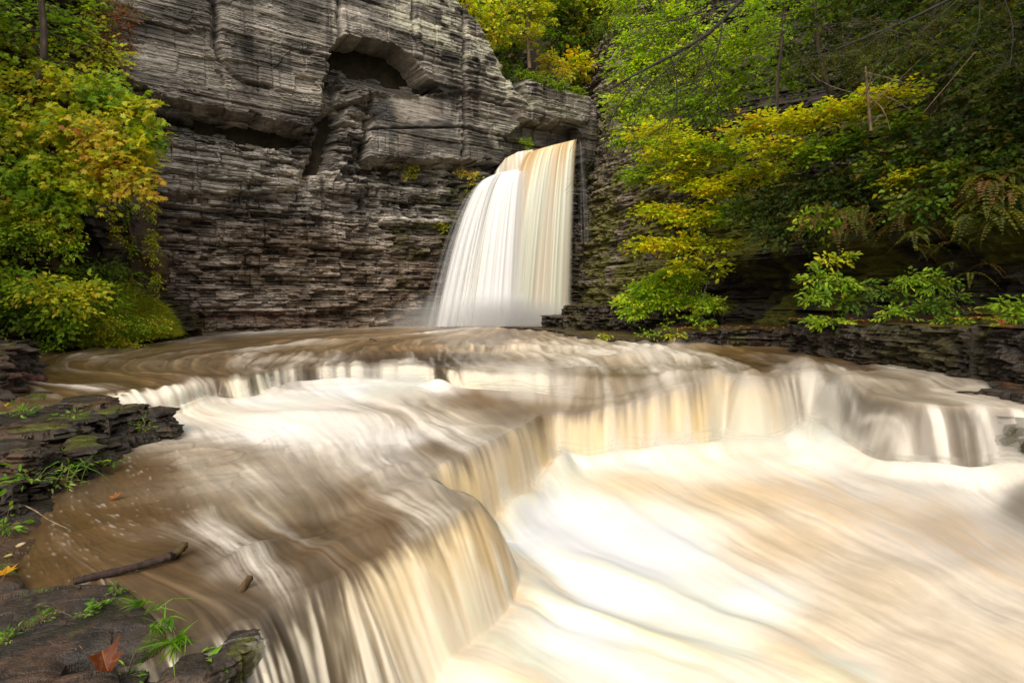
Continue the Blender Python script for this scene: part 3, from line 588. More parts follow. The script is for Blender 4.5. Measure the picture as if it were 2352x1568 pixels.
sheet('veil', [(1120, 412, 33.3), (1150, 397, 33.5), (1180, 391, 33.8), (1222, 384, 34.2)], [(985, 750, 28.9), (1060, 748, 29.4), (1225, 746, 31.0)], (250, 248, 244), (255, 252, 247), 431, 1., (.12, .30), .2, wob=.035, streak=.3, cut=.08)
sheet('veil', [(1108, 425, 33.2), (1150, 399, 33.4), (1190, 394, 33.8)], [(955, 751, 28.6), (1030, 750, 29.0), (1130, 748, 30.0)], (250, 248, 244), (252, 250, 246), 447, .7, (.4, .5), .2, streak=.4, cut=.6)
sheet('upper_spill', [(1140, 392, 33.9), (1160, 364, 34.0), (1190, 349, 34.3), (1230, 342, 34.9)], [(1122, 432, 33.3), (1150, 425, 33.4), (1180, 420, 33.7), (1230, 415, 34.2)], (206, 186, 150), (236, 226, 206), 461, 1., (.12, .08), 0, ns=160, nt_=60, wob=.03, streak=1.2)
sheet('stray_spray', [(1328, 320, 37.0), (1334, 322, 37.1)], [(1325, 560, 35.6), (1362, 560, 35.6)], (235, 228, 214), (240, 236, 228), 471, .14, (.5, .5), 0, ns=60, nt_=90, cut=1.2)
# spray thrown up where the falls land
m = bpy.data.materials.new('mist'); m.use_nodes = True; n = m.node_tree; n.nodes.remove(n.nodes['Principled BSDF'])
pv = n.nodes.new('ShaderNodeVolumePrincipled'); pv.inputs['Color'].default_value = (.97, .97, .97, 1); pv.inputs['Anisotropy'].default_value = .2
tc = n.nodes.new('ShaderNodeTexCoord'); gr = n.nodes.new('ShaderNodeTexGradient'); gr.gradient_type = 'SPHERICAL'; n.links.new(tc.outputs['Object'], gr.inputs[0])
pw = n.nodes.new('ShaderNodeMath'); pw.operation = 'POWER'; pw.inputs[1].default_value = 1.6; n.links.new(gr.outputs['Fac'], pw.inputs[0])
ml = n.nodes.new('ShaderNodeMath'); ml.operation = 'MULTIPLY'; ml.inputs[1].default_value = 2.6; n.links.new(pw.outputs[0], ml.inputs[0])
n.links.new(ml.outputs[0], pv.inputs['Density']); n.links.new(pv.outputs[0], n.nodes['Material Output'].inputs['Volume'])
import bmesh
bm = bmesh.new(); bmesh.ops.create_icosphere(bm, subdivisions=3, radius=1.0); me = bpy.data.meshes.new('mist'); bm.to_mesh(me); bm.free(); me.materials.append(m)
mist = link('mist', me, loc=(-1.3, 30.2, .1), kind='stuff', label='white spray rising where the waterfall lands'); mist.scale = (6.4, 2.8, 2.0)
# ================================================================== ROCK SHELVES (plateaus with bedded edges)
def rock_fan(name, a0, a1, na, y0, y1, nraw, nr, plates, base, colf, mat, seed, label, rough=1.0, lay=.07):
    a = np.linspace(a0, a1, na); y = np.exp(np.linspace(math.log(y0), math.log(y1), nraw)); A, Y = np.meshgrid(a, y); X = A*Y
    z = base(X, Y) if callable(base) else np.full(X.shape, float(base))
    top = np.zeros(X.shape)
    jit = .14*(fbm(X*1.1, Y*1.1, seed, 2)-.5)*2+.10*(cell(X*1.2, Y*1.2, seed+2)[0]-.5)
    Xr = X*.86+Y*.5+.08*fbm(X*3, Y*3, seed+4, 3); Yr = -X*.5+Y*.86+.08*fbm(X*3, Y*3, seed+14, 3); c1, b1 = cell(Xr*1.3+seed, Yr*2.2, seed+5); c2, b2 = cell(Xr*3.5, Yr*5.1+seed, seed+7)
    relief = rough*(.035*(c1-.5)*2+.018*(c2-.5)*2-.014*np.exp(-(b1/.06)**2)-.005*np.exp(-(b2/.08)**2)+.05*(fbm(X*2.2, Y*2.2, seed+9, 4)-.5))
    for pl in plates:
        poly, zt, steep = pl[0], pl[1], pl[2]; sc = pl[3] if len(pl) > 3 else 1.
        pw_ = [tuple(at_z(*q_)[:2]) if len(q_) == 3 else q_ for q_ in poly]
        pa = np.array(pw_); mg = .25+1.6/steep; bb = (X > pa[:, 0].min()-mg) & (X < pa[:, 0].max()+mg) & (Y > pa[:, 1].min()-mg) & (Y < pa[:, 1].max()+mg)
        if not bb.any(): continue
        xb, yb = X[bb], Y[bb]; db_, _ = pdist(pw_+[pw_[0]], xb, yb); d = np.full(X.shape, -9.); d[bb] = np.where(inside(pw_, xb, yb), db_, -db_)+jit[bb]*sc
        ztv = zt(X, Y) if callable(zt) else zt
        fall = np.clip(-d, 0, 9)*steep
        q_ = lay*(np.floor(fall/lay)+sst(.55, 1., (fall/lay) % 1.))           # bedded face: small setbacks
        ed = -.03*np.exp(-np.clip(d, 0, 9)/.05)
        h = ztv-q_+ed+min(1., sc*2.4)*relief*sst(-.04, .06, d)
        m = h > z; z = np.where(m, h, z); top = np.where(m, (d > 0)*1., top)
    z = z+.020*rough*(fbm(X*9, Y*9, seed+11, 4)-.5)+.010*rough*(cell(Xr*7, Yr*11, seed+31)[0]-.5)
    C = colf(X, Y, z, top)
    P = np.stack([X, Y, z], -1); u, v = proj(P); dv = np.maximum(np.abs(np.diff(v, axis=0)), .7*np.abs(np.diff(z, axis=0))*FB/Y[1:])+.15; dv = np.repeat(dv.mean(1, keepdims=True), na, 1)
    cum = np.vstack([np.zeros((1, na)), np.cumsum(dv, 0)]); OP = np.zeros((nr, na, 3), np.float32); OCc = np.zeros((nr, na, 3), np.float32)
    for i in range(na):
        t = np.linspace(0, cum[-1, i], nr); OP[:, i, 1] = np.interp(t, cum[:, i], Y[:, i]); OP[:, i, 0] = OP[:, i, 1]*a[i]; OP[:, i, 2] = np.interp(t, cum[:, i], z[:, i])
        for k in range(3): OCc[:, i, k] = np.interp(t, cum[:, i], C[:, i, k])
    return grid_obj(name, OP, mat, {'Col': OCc}, smooth=False, kind='structure', label=label)
def wetrock_mat(name, rough, spec, bump=.012, sc=9):
    m = rock_mat(name, rough, bump, sc, (1, 1, 1), spec); n = m.node_tree; b = n.nodes['Principled BSDF']
    f = noise(n, 5, 5, .6); r = ramp(n, f, [(.35, rough*.45), (.65, rough*1.3)])
    n.links.new(r, b.inputs['Roughness']); return m
M_WET = wetrock_mat('wet_shale', .34, .55, .012, 16)
M_DARK = wetrock_mat('damp_shale', .5, .4, .02, 7)
def col_left(X, Y, z, top):
    f = fbm(X*2.3, Y*2.3, 511, 4); g = fbm(X*7, Y*7, 513, 3)
    C = lin((52, 44, 34))*(.45+1.1*g)[..., None]
    br = sst(.45, .65, fbm(X*1.3, Y*1.3, 515, 4))[..., None]; C = C*(1-.6*br)+.6*br*lin((96, 70, 50))
    ms = (sst(.55, .68, f)*top*.75)[..., None]*sst(-.34, -.2, z)[..., None]; C = C*(1-ms)+ms*lin((88, 94, 22))
    return C
left_pl = [
 # wet flat with broken edge behind the blocks
 ([(-900, 905, -.03), (40, 896, -.03), (120, 893, -.03), (240, 905, -.03), (262, 914, -.03), (250, 930, -.03), (150, 948, -.03), (-900, 960, -.03)], -.035, 6, .5),
 ([(54, 915, 0), (75, 903, 0), (110, 898, 0), (127, 905, 0), (95, 916, 0)], .03, 2, .3),
 ([(125, 928, .05), (170, 917, .05), (235, 911, .05), (272, 922, .05), (274, 931, .05), (200, 932, .05)], .06, 9, .4),
 ([(200, 950, 0), (215, 938, 0), (300, 928, 0), (372, 928, 0), (392, 938, 0), (393, 946, 0), (368, 942, 0), (335, 941, 0), (290, 948, 0), (240, 962, 0)], .0, 8, .5),
 ([(-600, 950, -.04), (0, 948, -.04), (150, 946, -.04), (200, 950, -.04), (240, 958, -.04), (190, 976, -.04), (110, 972, -.04), (0, 972, -.04), (-600, 985, -.04)], -.02, 6, .6),
 ([(-600, 985, .02), (20, 982, .02), (70, 975, .02), (150, 970, .02), (158, 980, .02), (135, 986, .02), (70, 993, .02), (0, 1000, .02), (-600, 1010, .02)], .03, 7, .5),
 ([(150, 985, -.1), (185, 985, -.1), (200, 1000, -.1), (195, 1040, -.1), (160, 1020, -.1)], -.06, 6, .5),
 ([(-500, 1010, .07), (0, 1010, .07), (60, 1010, .07), (102, 1012, .07), (112, 1030, .07), (100, 1040, .07), (40, 1040, .07), (-500, 1050, .07)], .08, 7, .5),
 ([(-500, 1080, -.12), (0, 1085, -.12), (45, 1082, -.12), (60, 1100, -.12), (40, 1118, -.12), (-500, 1140, -.12)], -.12, 5, .5),
 ([(190, 1012, -.22), (230, 1002, -.22), (290, 1004, -.22), (296, 1010, -.22), (240, 1026, -.22), (200, 1035, -.22)], -.22, 6, .4),
 ([(225, 1000, -.25), (300, 988, -.25), (362, 984, -.25), (366, 995, -.25), (300, 1008, -.25)], -.24, 6, .4),
 ([(195, 1038, -.27), (262, 1026, -.27), (268, 1036, -.27), (240, 1052, -.27), (200, 1060, -.27)], -.27, 6, .4),
 ([(190, 1085, -.335), (250, 1075, -.335), (312, 1078, -.335), (260, 1090, -.335), (190, 1100, -.335)], -.335, 2, .3),
 ([(-400, 1170, -.33), (60, 1130, -.33), (110, 1100, -.33), (150, 1120, -.33), (130, 1165, -.33), (90, 1210, -.33), (60, 1290, -.33), (30, 1330, -.33), (-400, 1400, -.33)], -.33, 1.0, .8),
]
flats = [left_pl[0], left_pl[1], left_pl[-2], left_pl[-1]]
LB_ = -.75
blocks('left_rock_blocks', [
 ([(-700, 950, -.04), (0, 948, -.04), (110, 946, -.04), (200, 950, -.04), (240, 960, -.04), (200, 975, -.04), (120, 974, -.04), (0, 975, -.04), (-700, 1000, -.04)], -.02, LB_),
 ([(150, 930, .0), (165, 917, .0), (235, 911, .0), (276, 920, .0), (278, 932, .0), (220, 940, .0)], .045, -.5, .7),
 ([(196, 958, 0), (212, 938, 0), (300, 928, 0), (340, 927, 0), (344, 944, 0), (290, 950, 0), (244, 964, 0)], .0, LB_),
 ([(338, 930, 0), (372, 928, 0), (394, 936, 0), (396, 946, 0), (368, 947, 0), (340, 946, 0)], -.02, LB_),
 ([(-700, 985, .02), (20, 982, .02), (70, 975, .02), (150, 970, .02), (160, 980, .02), (135, 988, .02), (70, 995, .02), (0, 1003, .02), (-700, 1020, .02)], .03, LB_),
 ([(146, 985, -.1), (185, 980, -.1), (205, 1000, -.1), (200, 1045, -.1), (160, 1030, -.1)], -.07, LB_),
 ([(-600, 1010, .07), (0, 1008, .07), (60, 1008, .07), (102, 1010, .07), (114, 1030, .07), (100, 1042, .07), (40, 1042, .07), (-600, 1060, .07)], .08, LB_),
 ([(-600, 1080, -.12), (0, 1083, -.12), (45, 1080, -.12), (62, 1100, -.12), (42, 1122, -.12), (-600, 1150, -.12)], -.12, LB_),
 ([(186, 1014, -.22), (230, 1000, -.22), (292, 1002, -.22), (298, 1012, -.22), (240, 1028, -.22), (196, 1038, -.22)], -.22, LB_, .7),
 ([(225, 1000, -.25), (300, 986, -.25), (362, 982, -.25), (368, 996, -.25), (300, 1010, -.25)], -.24, LB_, .7),
 ([(192, 1040, -.27), (262, 1026, -.27), (270, 1038, -.27), (240, 1055, -.27), (196, 1064, -.27)], -.27, LB_, .6),
 ([(-700, 765, .9), (0, 772, .9), (60, 790, .5), (68, 805, .3), (20, 830, .2), (-700, 850, .2)], .55, -.5, 2.),
 ], 530, M_DARK, 'dark broken shale blocks with moss along the left edge of the river', col_left, kind='structure')
rock_fan('left_rock_shelf', -1.5, -.56, 420, 3.0, 11.5, 900, 420, flats, lambda X, Y: np.full(X.shape, -1.3), col_left, M_DARK, 520, 'low wet shale at the left waterline', .6, .055)
def col_slab(X, Y, z, top):
    g = fbm(X*9, Y*9, 541, 4); C = lin((62, 52, 42))*(.3+1.4*g)[..., None]*(.7+.6*cell(X*2.1+Y*1.2, Y*3.1-X*1.4, 549)[0])[..., None]
    br = sst(.5, .7, fbm(X*4, Y*4, 545, 4))[..., None]; C = C*(1-.5*br)+.5*br*lin((100, 72, 52))
    ms = (sst(.60, .72, fbm(X*5, Y*5, 547, 4))*.7)[..., None]; C = C*(1-ms)+ms*lin((92, 98, 24))
    return C
slab_pl = [
 ([(-300, 1380, -.31), (0, 1350, -.31), (90, 1345, -.31), (180, 1338, -.31), (250, 1336, -.31), (290, 1355, -.31), (330, 1385, -.31), (372, 1435, -.31), (380, 1465, -.31), (330, 1485, -.31), (262, 1494, -.31), (210, 1500, -.31), (150, 1516, -.31), (100, 1590, -.31), (80, 1800, -.31), (-400, 1800, -.31)], -.305, 5, .35),
 ([(-300, 1400, -.27), (0, 1385, -.27), (60, 1376, -.27), (120, 1380, -.27), (112, 1400, -.27), (60, 1420, -.27), (30, 1440, -.27), (-300, 1480, -.27)], -.275, 6, .3),
 ([(180, 1420, -.29), (240, 1404, -.29), (330, 1404, -.29), (350, 1430, -.29), (300, 1450, -.29), (180, 1455, -.29)], -.29, 6, .3),
 ([(-300, 1540, -.30), (40, 1545, -.30), (160, 1520, -.30), (262, 1505, -.30), (280, 1800, -.3), (-300, 1900, -.30)], -.335, 3.5, .5),
 ([(-100, 1610, -.4), (250, 1515, -.4), (370, 1485, -.4), (410, 1500, -.4), (400, 1600, -.4), (350, 1900, -.4), (-100, 1900, -.4)], -.44, 1.3, 1.),
 ([(-40, 1290, -.3), (0, 1290, -.3), (38, 1320, -.3), (40, 1345, -.3), (0, 1362, -.3), (-60, 1370, -.3)], -.27, 4, .4),
]
rock_fan('foreground_rock_slab', -1.5, -.40, 720, 1.55, 4.4, 1300, 820, slab_pl, lambda X, Y: np.full(X.shape, -1.6), col_slab, M_WET, 560, 'wet brown shale slab with cracks in the near corner', .45, .03)
blocks('spill_rock', [([(380, 1478, ZM), (440, 1470, ZM), (480, 1450, ZM), (545, 1415, ZM), (580, 1412, ZM), (604, 1432, ZM), (585, 1462, ZM), (510, 1498, ZM), (455, 1530, ZM), (395, 1560, ZM)], -.385, -1.4, .6),
 ([(240, 1512, -.4), (370, 1490, -.4), (405, 1510, -.4), (400, 1620, -.4), (340, 1900, -.4), (120, 1900, -.4), (180, 1580, -.4)], -.42, -1.4, 1.2)], 535, M_DARK, 'dark rock face under the thin spill beside the front slab', col_slab, kind='structure')
#spw = smooth_line([at_z(*p)[:2] for p in [(395, 1506, -.34), (440, 1484, -.34), (480, 1465, -.34), (545, 1428, -.34), (590, 1436, -.36)]], 2)
# right bank ledges
def zR1(X, Y): return .80+.22*sst(16.5, 10, Y)
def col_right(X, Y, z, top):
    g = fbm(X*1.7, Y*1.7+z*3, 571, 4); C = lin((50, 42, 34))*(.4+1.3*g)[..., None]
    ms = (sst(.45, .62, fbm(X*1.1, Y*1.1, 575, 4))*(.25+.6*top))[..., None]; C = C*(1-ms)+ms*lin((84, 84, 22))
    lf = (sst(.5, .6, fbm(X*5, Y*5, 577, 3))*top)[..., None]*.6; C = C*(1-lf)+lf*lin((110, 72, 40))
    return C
R0 = [at_z(*p)[:2] for p in [(1812, 803, 0), (1850, 812, 0), (1920, 824, 0), (2000, 837, 0), (2100, 852, 0), (2220, 872, 0), (2330, 895, 0), (2480, 930, 0)]]
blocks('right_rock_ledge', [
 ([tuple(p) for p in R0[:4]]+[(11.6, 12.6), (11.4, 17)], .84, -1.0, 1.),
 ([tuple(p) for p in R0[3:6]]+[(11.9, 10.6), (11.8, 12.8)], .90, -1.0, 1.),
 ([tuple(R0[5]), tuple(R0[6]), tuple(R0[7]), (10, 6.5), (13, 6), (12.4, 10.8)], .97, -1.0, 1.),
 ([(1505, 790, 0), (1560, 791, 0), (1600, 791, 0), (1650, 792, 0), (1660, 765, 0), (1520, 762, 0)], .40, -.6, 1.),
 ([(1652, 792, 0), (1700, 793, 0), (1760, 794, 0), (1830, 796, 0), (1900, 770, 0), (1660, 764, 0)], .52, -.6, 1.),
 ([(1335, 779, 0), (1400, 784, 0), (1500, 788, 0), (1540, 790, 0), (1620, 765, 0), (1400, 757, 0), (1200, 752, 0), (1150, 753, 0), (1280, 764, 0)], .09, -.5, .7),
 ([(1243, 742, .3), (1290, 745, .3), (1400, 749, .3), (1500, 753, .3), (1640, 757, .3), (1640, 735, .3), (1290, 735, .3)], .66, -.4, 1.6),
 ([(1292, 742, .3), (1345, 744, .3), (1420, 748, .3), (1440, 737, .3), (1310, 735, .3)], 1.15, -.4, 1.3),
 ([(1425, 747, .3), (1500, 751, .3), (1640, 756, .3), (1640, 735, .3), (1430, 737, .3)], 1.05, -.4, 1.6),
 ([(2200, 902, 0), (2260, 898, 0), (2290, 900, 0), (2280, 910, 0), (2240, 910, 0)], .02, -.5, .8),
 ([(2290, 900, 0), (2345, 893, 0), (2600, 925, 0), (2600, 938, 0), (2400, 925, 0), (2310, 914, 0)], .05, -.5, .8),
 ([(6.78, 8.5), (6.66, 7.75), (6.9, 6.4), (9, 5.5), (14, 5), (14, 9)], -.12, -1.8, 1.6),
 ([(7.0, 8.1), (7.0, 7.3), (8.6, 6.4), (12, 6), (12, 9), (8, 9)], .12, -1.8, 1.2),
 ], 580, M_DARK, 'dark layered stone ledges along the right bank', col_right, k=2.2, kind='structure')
# ------------------------------------------------------------------ left bank: wooded slope with a rock face
lw = smooth_line([(-22, 27.5), (-14.6, 24.4), (-13.3, 22.3), (-13.7, 19.5), (-14.1, 16), (-13.4, 13), (-12.4, 9.5), (-12.0, 6)], 2)
seg = np.hypot(*np.diff(lw, axis=0).T); cs = np.concatenate([[0], np.cumsum(seg)])
S3, Z3 = np.meshgrid(np.linspace(0, cs[-1], 420), np.linspace(-.6, 19, 420))
px = np.interp(S3, cs, lw[:, 0]); py = np.interp(S3, cs, lw[:, 1]); tx = np.gradient(px, axis=1); ty = np.gradient(py, axis=1); ln = np.hypot(tx, ty)
nx, ny = -ty/ln, tx/ln; sg = np.sign(nx); nx, ny = nx*np.where(sg == 0, 1, sg), ny*np.where(sg == 0, 1, sg)
d3, t3, _ = strata(S3+90, Z3, 303, .9)
mound = (1.6*np.exp(-(Z3/1.6)**2)*(.7+.6*fbm(S3*.5, Z3*.4, 305, 3)))
d3 = d3*1.0+mound-.55+np.where(Z3 > 6, -(Z3-6)*.22, 0)+.5*(fbm(S3*.4, Z3*.4, 307, 3)-.5)
C3 = lin((40, 36, 26))*(1-t3[..., None])+lin((92, 80, 60))*t3[..., None]
ms = sst(.42, .6, fbm(S3*.9, Z3*.9, 309, 4))[..., None]; C3 = np.clip(C3*(1-.6*ms)+.6*ms*lin((80, 72, 26)), .005, 1)
grid_obj('left_bank', np.stack([px+nx*d3, py+ny*d3, Z3], -1), M_SOIL, {'Col': C3}, smooth=False, kind='structure', label='steep earthy left bank below the trees')
# ================================================================== PLANTS
def leaf_mat(name, trans=.46, rough=.5, spec=.35):
    m, n, b = new_mat(name); c = attr_node(n, 'Col').outputs['Color']
    n.links.new(c, b.inputs['Base Color']); b.inputs['Roughness'].default_value = rough; b.inputs['Specular IOR Level'].default_value = spec
    tr = n.nodes.new('ShaderNodeBsdfTranslucent'); c2 = mixc(n, 'MULTIPLY', 1., c, (1.6, 1.45, .5, 1)); n.links.new(c2, tr.inputs['Color'])
    mx = n.nodes.new('ShaderNodeMixShader'); mx.inputs[0].default_value = trans
    n.links.new(b.outputs[0], mx.inputs[1]); n.links.new(tr.outputs[0], mx.inputs[2]); n.links.new(mx.outputs[0], n.nodes['Material Output'].inputs[0])
    return m
M_LEAF = leaf_mat('leaf'); M_NEEDLE = leaf_mat('needles', .2, .7, .2)
def bark_mat(name, col, dark):
    m, n, b = new_mat(name); f = noise(n, 9, 5, .65, mapping=(1, 1, .25)); r = ramp(n, f, [(.35, tuple(lin(dark))), (.65, tuple(lin(col)))])
    n.links.new(r, b.inputs['Base Color']); b.inputs['Roughness'].default_value = .85
    bp = n.nodes.new('ShaderNodeBump'); bp.inputs['Distance'].default_value = .02; n.links.new(f, bp.inputs['Height']); n.links.new(bp.outputs[0], b.inputs['Normal'])
    return m
M_BARK = bark_mat('bark', (92, 78, 62), (38, 32, 27)); M_PALEBARK = bark_mat('pale_bark', (150, 128, 96), (80, 64, 48)); M_DARKBARK = bark_mat('dark_bark', (52, 44, 36), (22, 18, 15)); M_WETWOOD = bark_mat('wet_wood', (70, 48, 36), (22, 16, 13))
G = [((124, 160, 32), 3), ((150, 180, 38), 3), ((96, 130, 28), 2), ((168, 180, 44), 1)]
YG = [((168, 184, 38), 3), ((200, 198, 48), 3), ((132, 160, 32), 2), ((216, 186, 54), 1.0)]
YL = [((226, 206, 44), 3), ((196, 204, 40), 3), ((154, 184, 34), 2.5), ((226, 170, 36), .5)]
LM = [((150, 186, 30), 3), ((178, 204, 40), 3), ((120, 160, 28), 2), ((206, 206, 50), 1)]
OR = [((220, 184, 72), 3), ((218, 160, 72), .7), ((204, 190, 60), 4), ((168, 182, 50), 4), ((200, 112, 70), .2)]
DG = [((76, 110, 26), 3), ((98, 130, 30), 3), ((120, 128, 28), 1.5), ((130, 112, 30), .5)]
DK = [((48, 70, 20), 3), ((64, 86, 24), 3), ((84, 92, 24), 1.5), ((104, 88, 26), .4)]  # darker copy of DG: far-right shade put into the leaf colour
BR = [((128, 84, 52), 3), ((150, 108, 66), 2), ((110, 96, 44), 2), ((120, 60, 44), 1)]
OL = [((104, 118, 28), 3), ((124, 132, 32), 3), ((80, 100, 26), 2), ((140, 126, 34), .5)]
def pick(rng, pal, n):
    c = np.array([lin(p[0]) for p in pal]); w_ = np.array([p[1] for p in pal], float); return c[rng.choice(len(c), n, p=w_/w_.sum())]
def unit(v): return v/(np.linalg.norm(v, axis=-1, keepdims=True)+1e-9)
SH = {'kite': (np.array([(0, 0), (-.5, .42), (0, 1), (.5, .42)]), [0, .12, -.12, .12]),
      'oval': (np.array([(0, 0), (-.36, .22), (-.40, .58), (0, 1), (.40, .58), (.36, .22)]), [0, .06, .06, -.14, .06, .06]),
      'maple': (np.array([(0, 0), (-.22, .06), (-.55, .22), (-.30, .36), (-.50, .70), (-.16, .62), (0, 1), (.16, .62), (.50, .70), (.30, .36), (.55, .22), (.22, .06)]), [0, .03, -.06, .06, -.04, .04, -.10, .04, -.04, .06, -.06, .03])}
def leaf_arr(P, T, Nn, L, Wd, Cl, shape='kite'):
    sh, up_ = SH[shape]; T = unit(T); S = unit(np.cross(T, Nn)); Nn = np.cross(S, T); k = len(sh)
    V = P[:, None]+T[:, None]*(sh[None, :, 1:2]*L[:, None, None])+S[:, None]*(sh[None, :, 0:1]*Wd[:, None, None])+Nn[:, None]*(np.array(up_)[None, :, None]*L[:, None, None])
    return V.reshape(-1, 3), np.repeat(Cl, k, 0), k
def leaves_mesh(name, arrs, mat, parent, sk=None, **kw):
    V, C_, F = [], [], []; off = 0
    if sk is not None and sk.V:
        v = np.concatenate(sk.V); V.append(v); C_.append(np.zeros((len(v), 3))+lin((78, 62, 44))); F.append(np.concatenate(sk.F)); off = len(v)
    for v, c, k in arrs:
        V.append(v); C_.append(c); F.append(off+np.arange(len(v)).reshape(-1, k)); off += len(v)
    by = {}
    for f in F: by.setdefault(f.shape[1], []).append(f)
    V = np.concatenate(V)-np.array(parent.location if parent else (0, 0, 0))
    return link(name, raw_mesh(name, V, [np.concatenate(f) for f in by.values()], mat, {'Col': np.clip(np.concatenate(C_), .003, .7)}, False), parent, **kw)
class Tubes:
    def __init__(s): s.V = []; s.F = []; s.n = 0
    def add(s, pts, r0, r1=None, sides=6, seed=0, wob=0.):
        pts = np.asarray(pts, float); m = len(pts); r1 = r0*.4 if r1 is None else r1
        T = unit(np.gradient(pts, axis=0)); ref = np.where(abs(T[:, 2:3]) > .9, [[1., 0, 0]], [[0, 0, 1.]]); A = unit(np.cross(T, ref)); B = np.cross(T, A)
        r = np.linspace(r0, r1, m); an = np.arange(sides)*2*np.pi/sides
        rr = r[:, None]*(1+wob*(_h(np.arange(m)[:, None]+np.zeros((1, sides)), np.arange(sides)[None]+np.zeros((m, 1)), seed)-.5))
        ring = pts[:, None]+rr[..., None]*(A[:, None]*np.cos(an)[None, :, None]+B[:, None]*np.sin(an)[None, :, None])
        i = np.arange(m*sides).reshape(m, sides); j = np.roll(i, -1, 1)
        f = np.stack([i[:-1], j[:-1], j[1:], i[1:]], -1).reshape(-1, 4)+s.n
        s.V.append(ring.reshape(-1, 3)); s.F.append(f); s.n += m*sides
        # close the tip with a tiny cap so no tube shows its inside
        s.V.append(pts[-1:]+T[-1:]*r1); tipf = np.stack([i[-1], j[-1], np.full(sides, m*sides), np.full(sides, m*sides)], -1)
        s.F.append(tipf[:, :4]*1+s.n-m*sides); s.n += 1
    def sticks(s, O, D, L, r, droop):       # many thin three-sided stems at once
        n_ = len(O); Dn = unit(D); A = unit(np.cross(Dn, np.array([[.1, .2, 1.]]))); B = np.cross(Dn, A); out = []
        for f in (0, .5, 1.):
            c = O+Dn*(L*f)[:, None]; c = c.copy(); c[:, 2] -= droop*L*f*f
            for a in (0, 2.09, 4.19): out.append(c+(A*math.cos(a)+B*math.sin(a))*r*(1-.7*f))
        V = np.stack(out, 1); b = np.arange(n_)[:, None, None]*9
        q_ = np.array([[0, 1, 4, 3], [1, 2, 5, 4], [2, 0, 3, 5], [3, 4, 7, 6], [4, 5, 8, 7], [5, 3, 6, 8]])
        s.V.append(V.reshape(-1, 3)); s.F.append((b+q_[None]).reshape(-1, 4)+s.n); s.n += n_*9
    def build(s, name, mat, parent, **kw):
        V = np.concatenate(s.V); F = np.concatenate(s.F)
        if parent is not None: V = V-np.array(parent.location)
        # degenerate quads (tip caps) become triangles
        tri = F[:, 2] == F[:, 3]; Fs = [F[~tri]]
        if tri.any(): Fs.append(F[tri][:, :3])
        return link(name, raw_mesh(name, V, Fs, mat, None, True), parent, **kw)
def bend(a, b, rng, amt=.12, n=7, sag=0.):
    a, b = np.array(a, float), np.array(b, float); L = np.linalg.norm(b-a); t = np.linspace(0, 1, n)[:, None]
    o = rng.normal(size=3)*amt*L; o2 = rng.normal(size=3)*amt*.5*L
    p = a+(b-a)*t+o*(t*(1-t)*2)+o2*np.sin(t*6.3)*.5; p[:, 2:3] -= sag*L*np.sin(t*3.14)*.3; return p
def spray_leaves(rng, O, D, L, K, size, pal, droop=.15, tilt=.35, spread=.8, face=None, shape='kite', asp=.8, jit=.12):
    """leafy twigs: leaves in two rows, more or less flat"""
    n_ = len(O); D = unit(D); up_ = np.array([0, 0, 1.])+rng.normal(size=(n_, 3))*tilt*.6
    if face is not None: up_ = up_+np.array(face)
    up_ = unit(up_); S = unit(np.cross(D, up_)); base = pick(rng, pal, n_)*np.exp(rng.normal(size=(n_, 1))*.16); out = []
    for j in range(K):
        f = (j+.6)/K; p = O+D*(L*f)[:, None]; p[:, 2] -= droop*L*f*f
        sg_ = 1 if j % 2 else -1
        T = D*(.55+.5*f)+S*(sg_*spread*(1.15-f*.8))+rng.normal(size=(n_, 3))*.16; T[:, 2] -= droop*.8
        N_ = up_+rng.normal(size=(n_, 3))*tilt; sz_ = size*(.55+.85*rng.random(n_))
        p = p+unit(T)*(sz_*.35)[:, None]+rng.normal(size=(n_, 3))*size*.15
        alt = rng.random(n_) < .22; cl = np.where(alt[:, None], pick(rng, pal, n_), base)*np.exp(rng.normal(size=(n_, 1))*jit)
        out.append(leaf_arr(p, T, N_, sz_, sz_*asp, cl, shape))
    return out
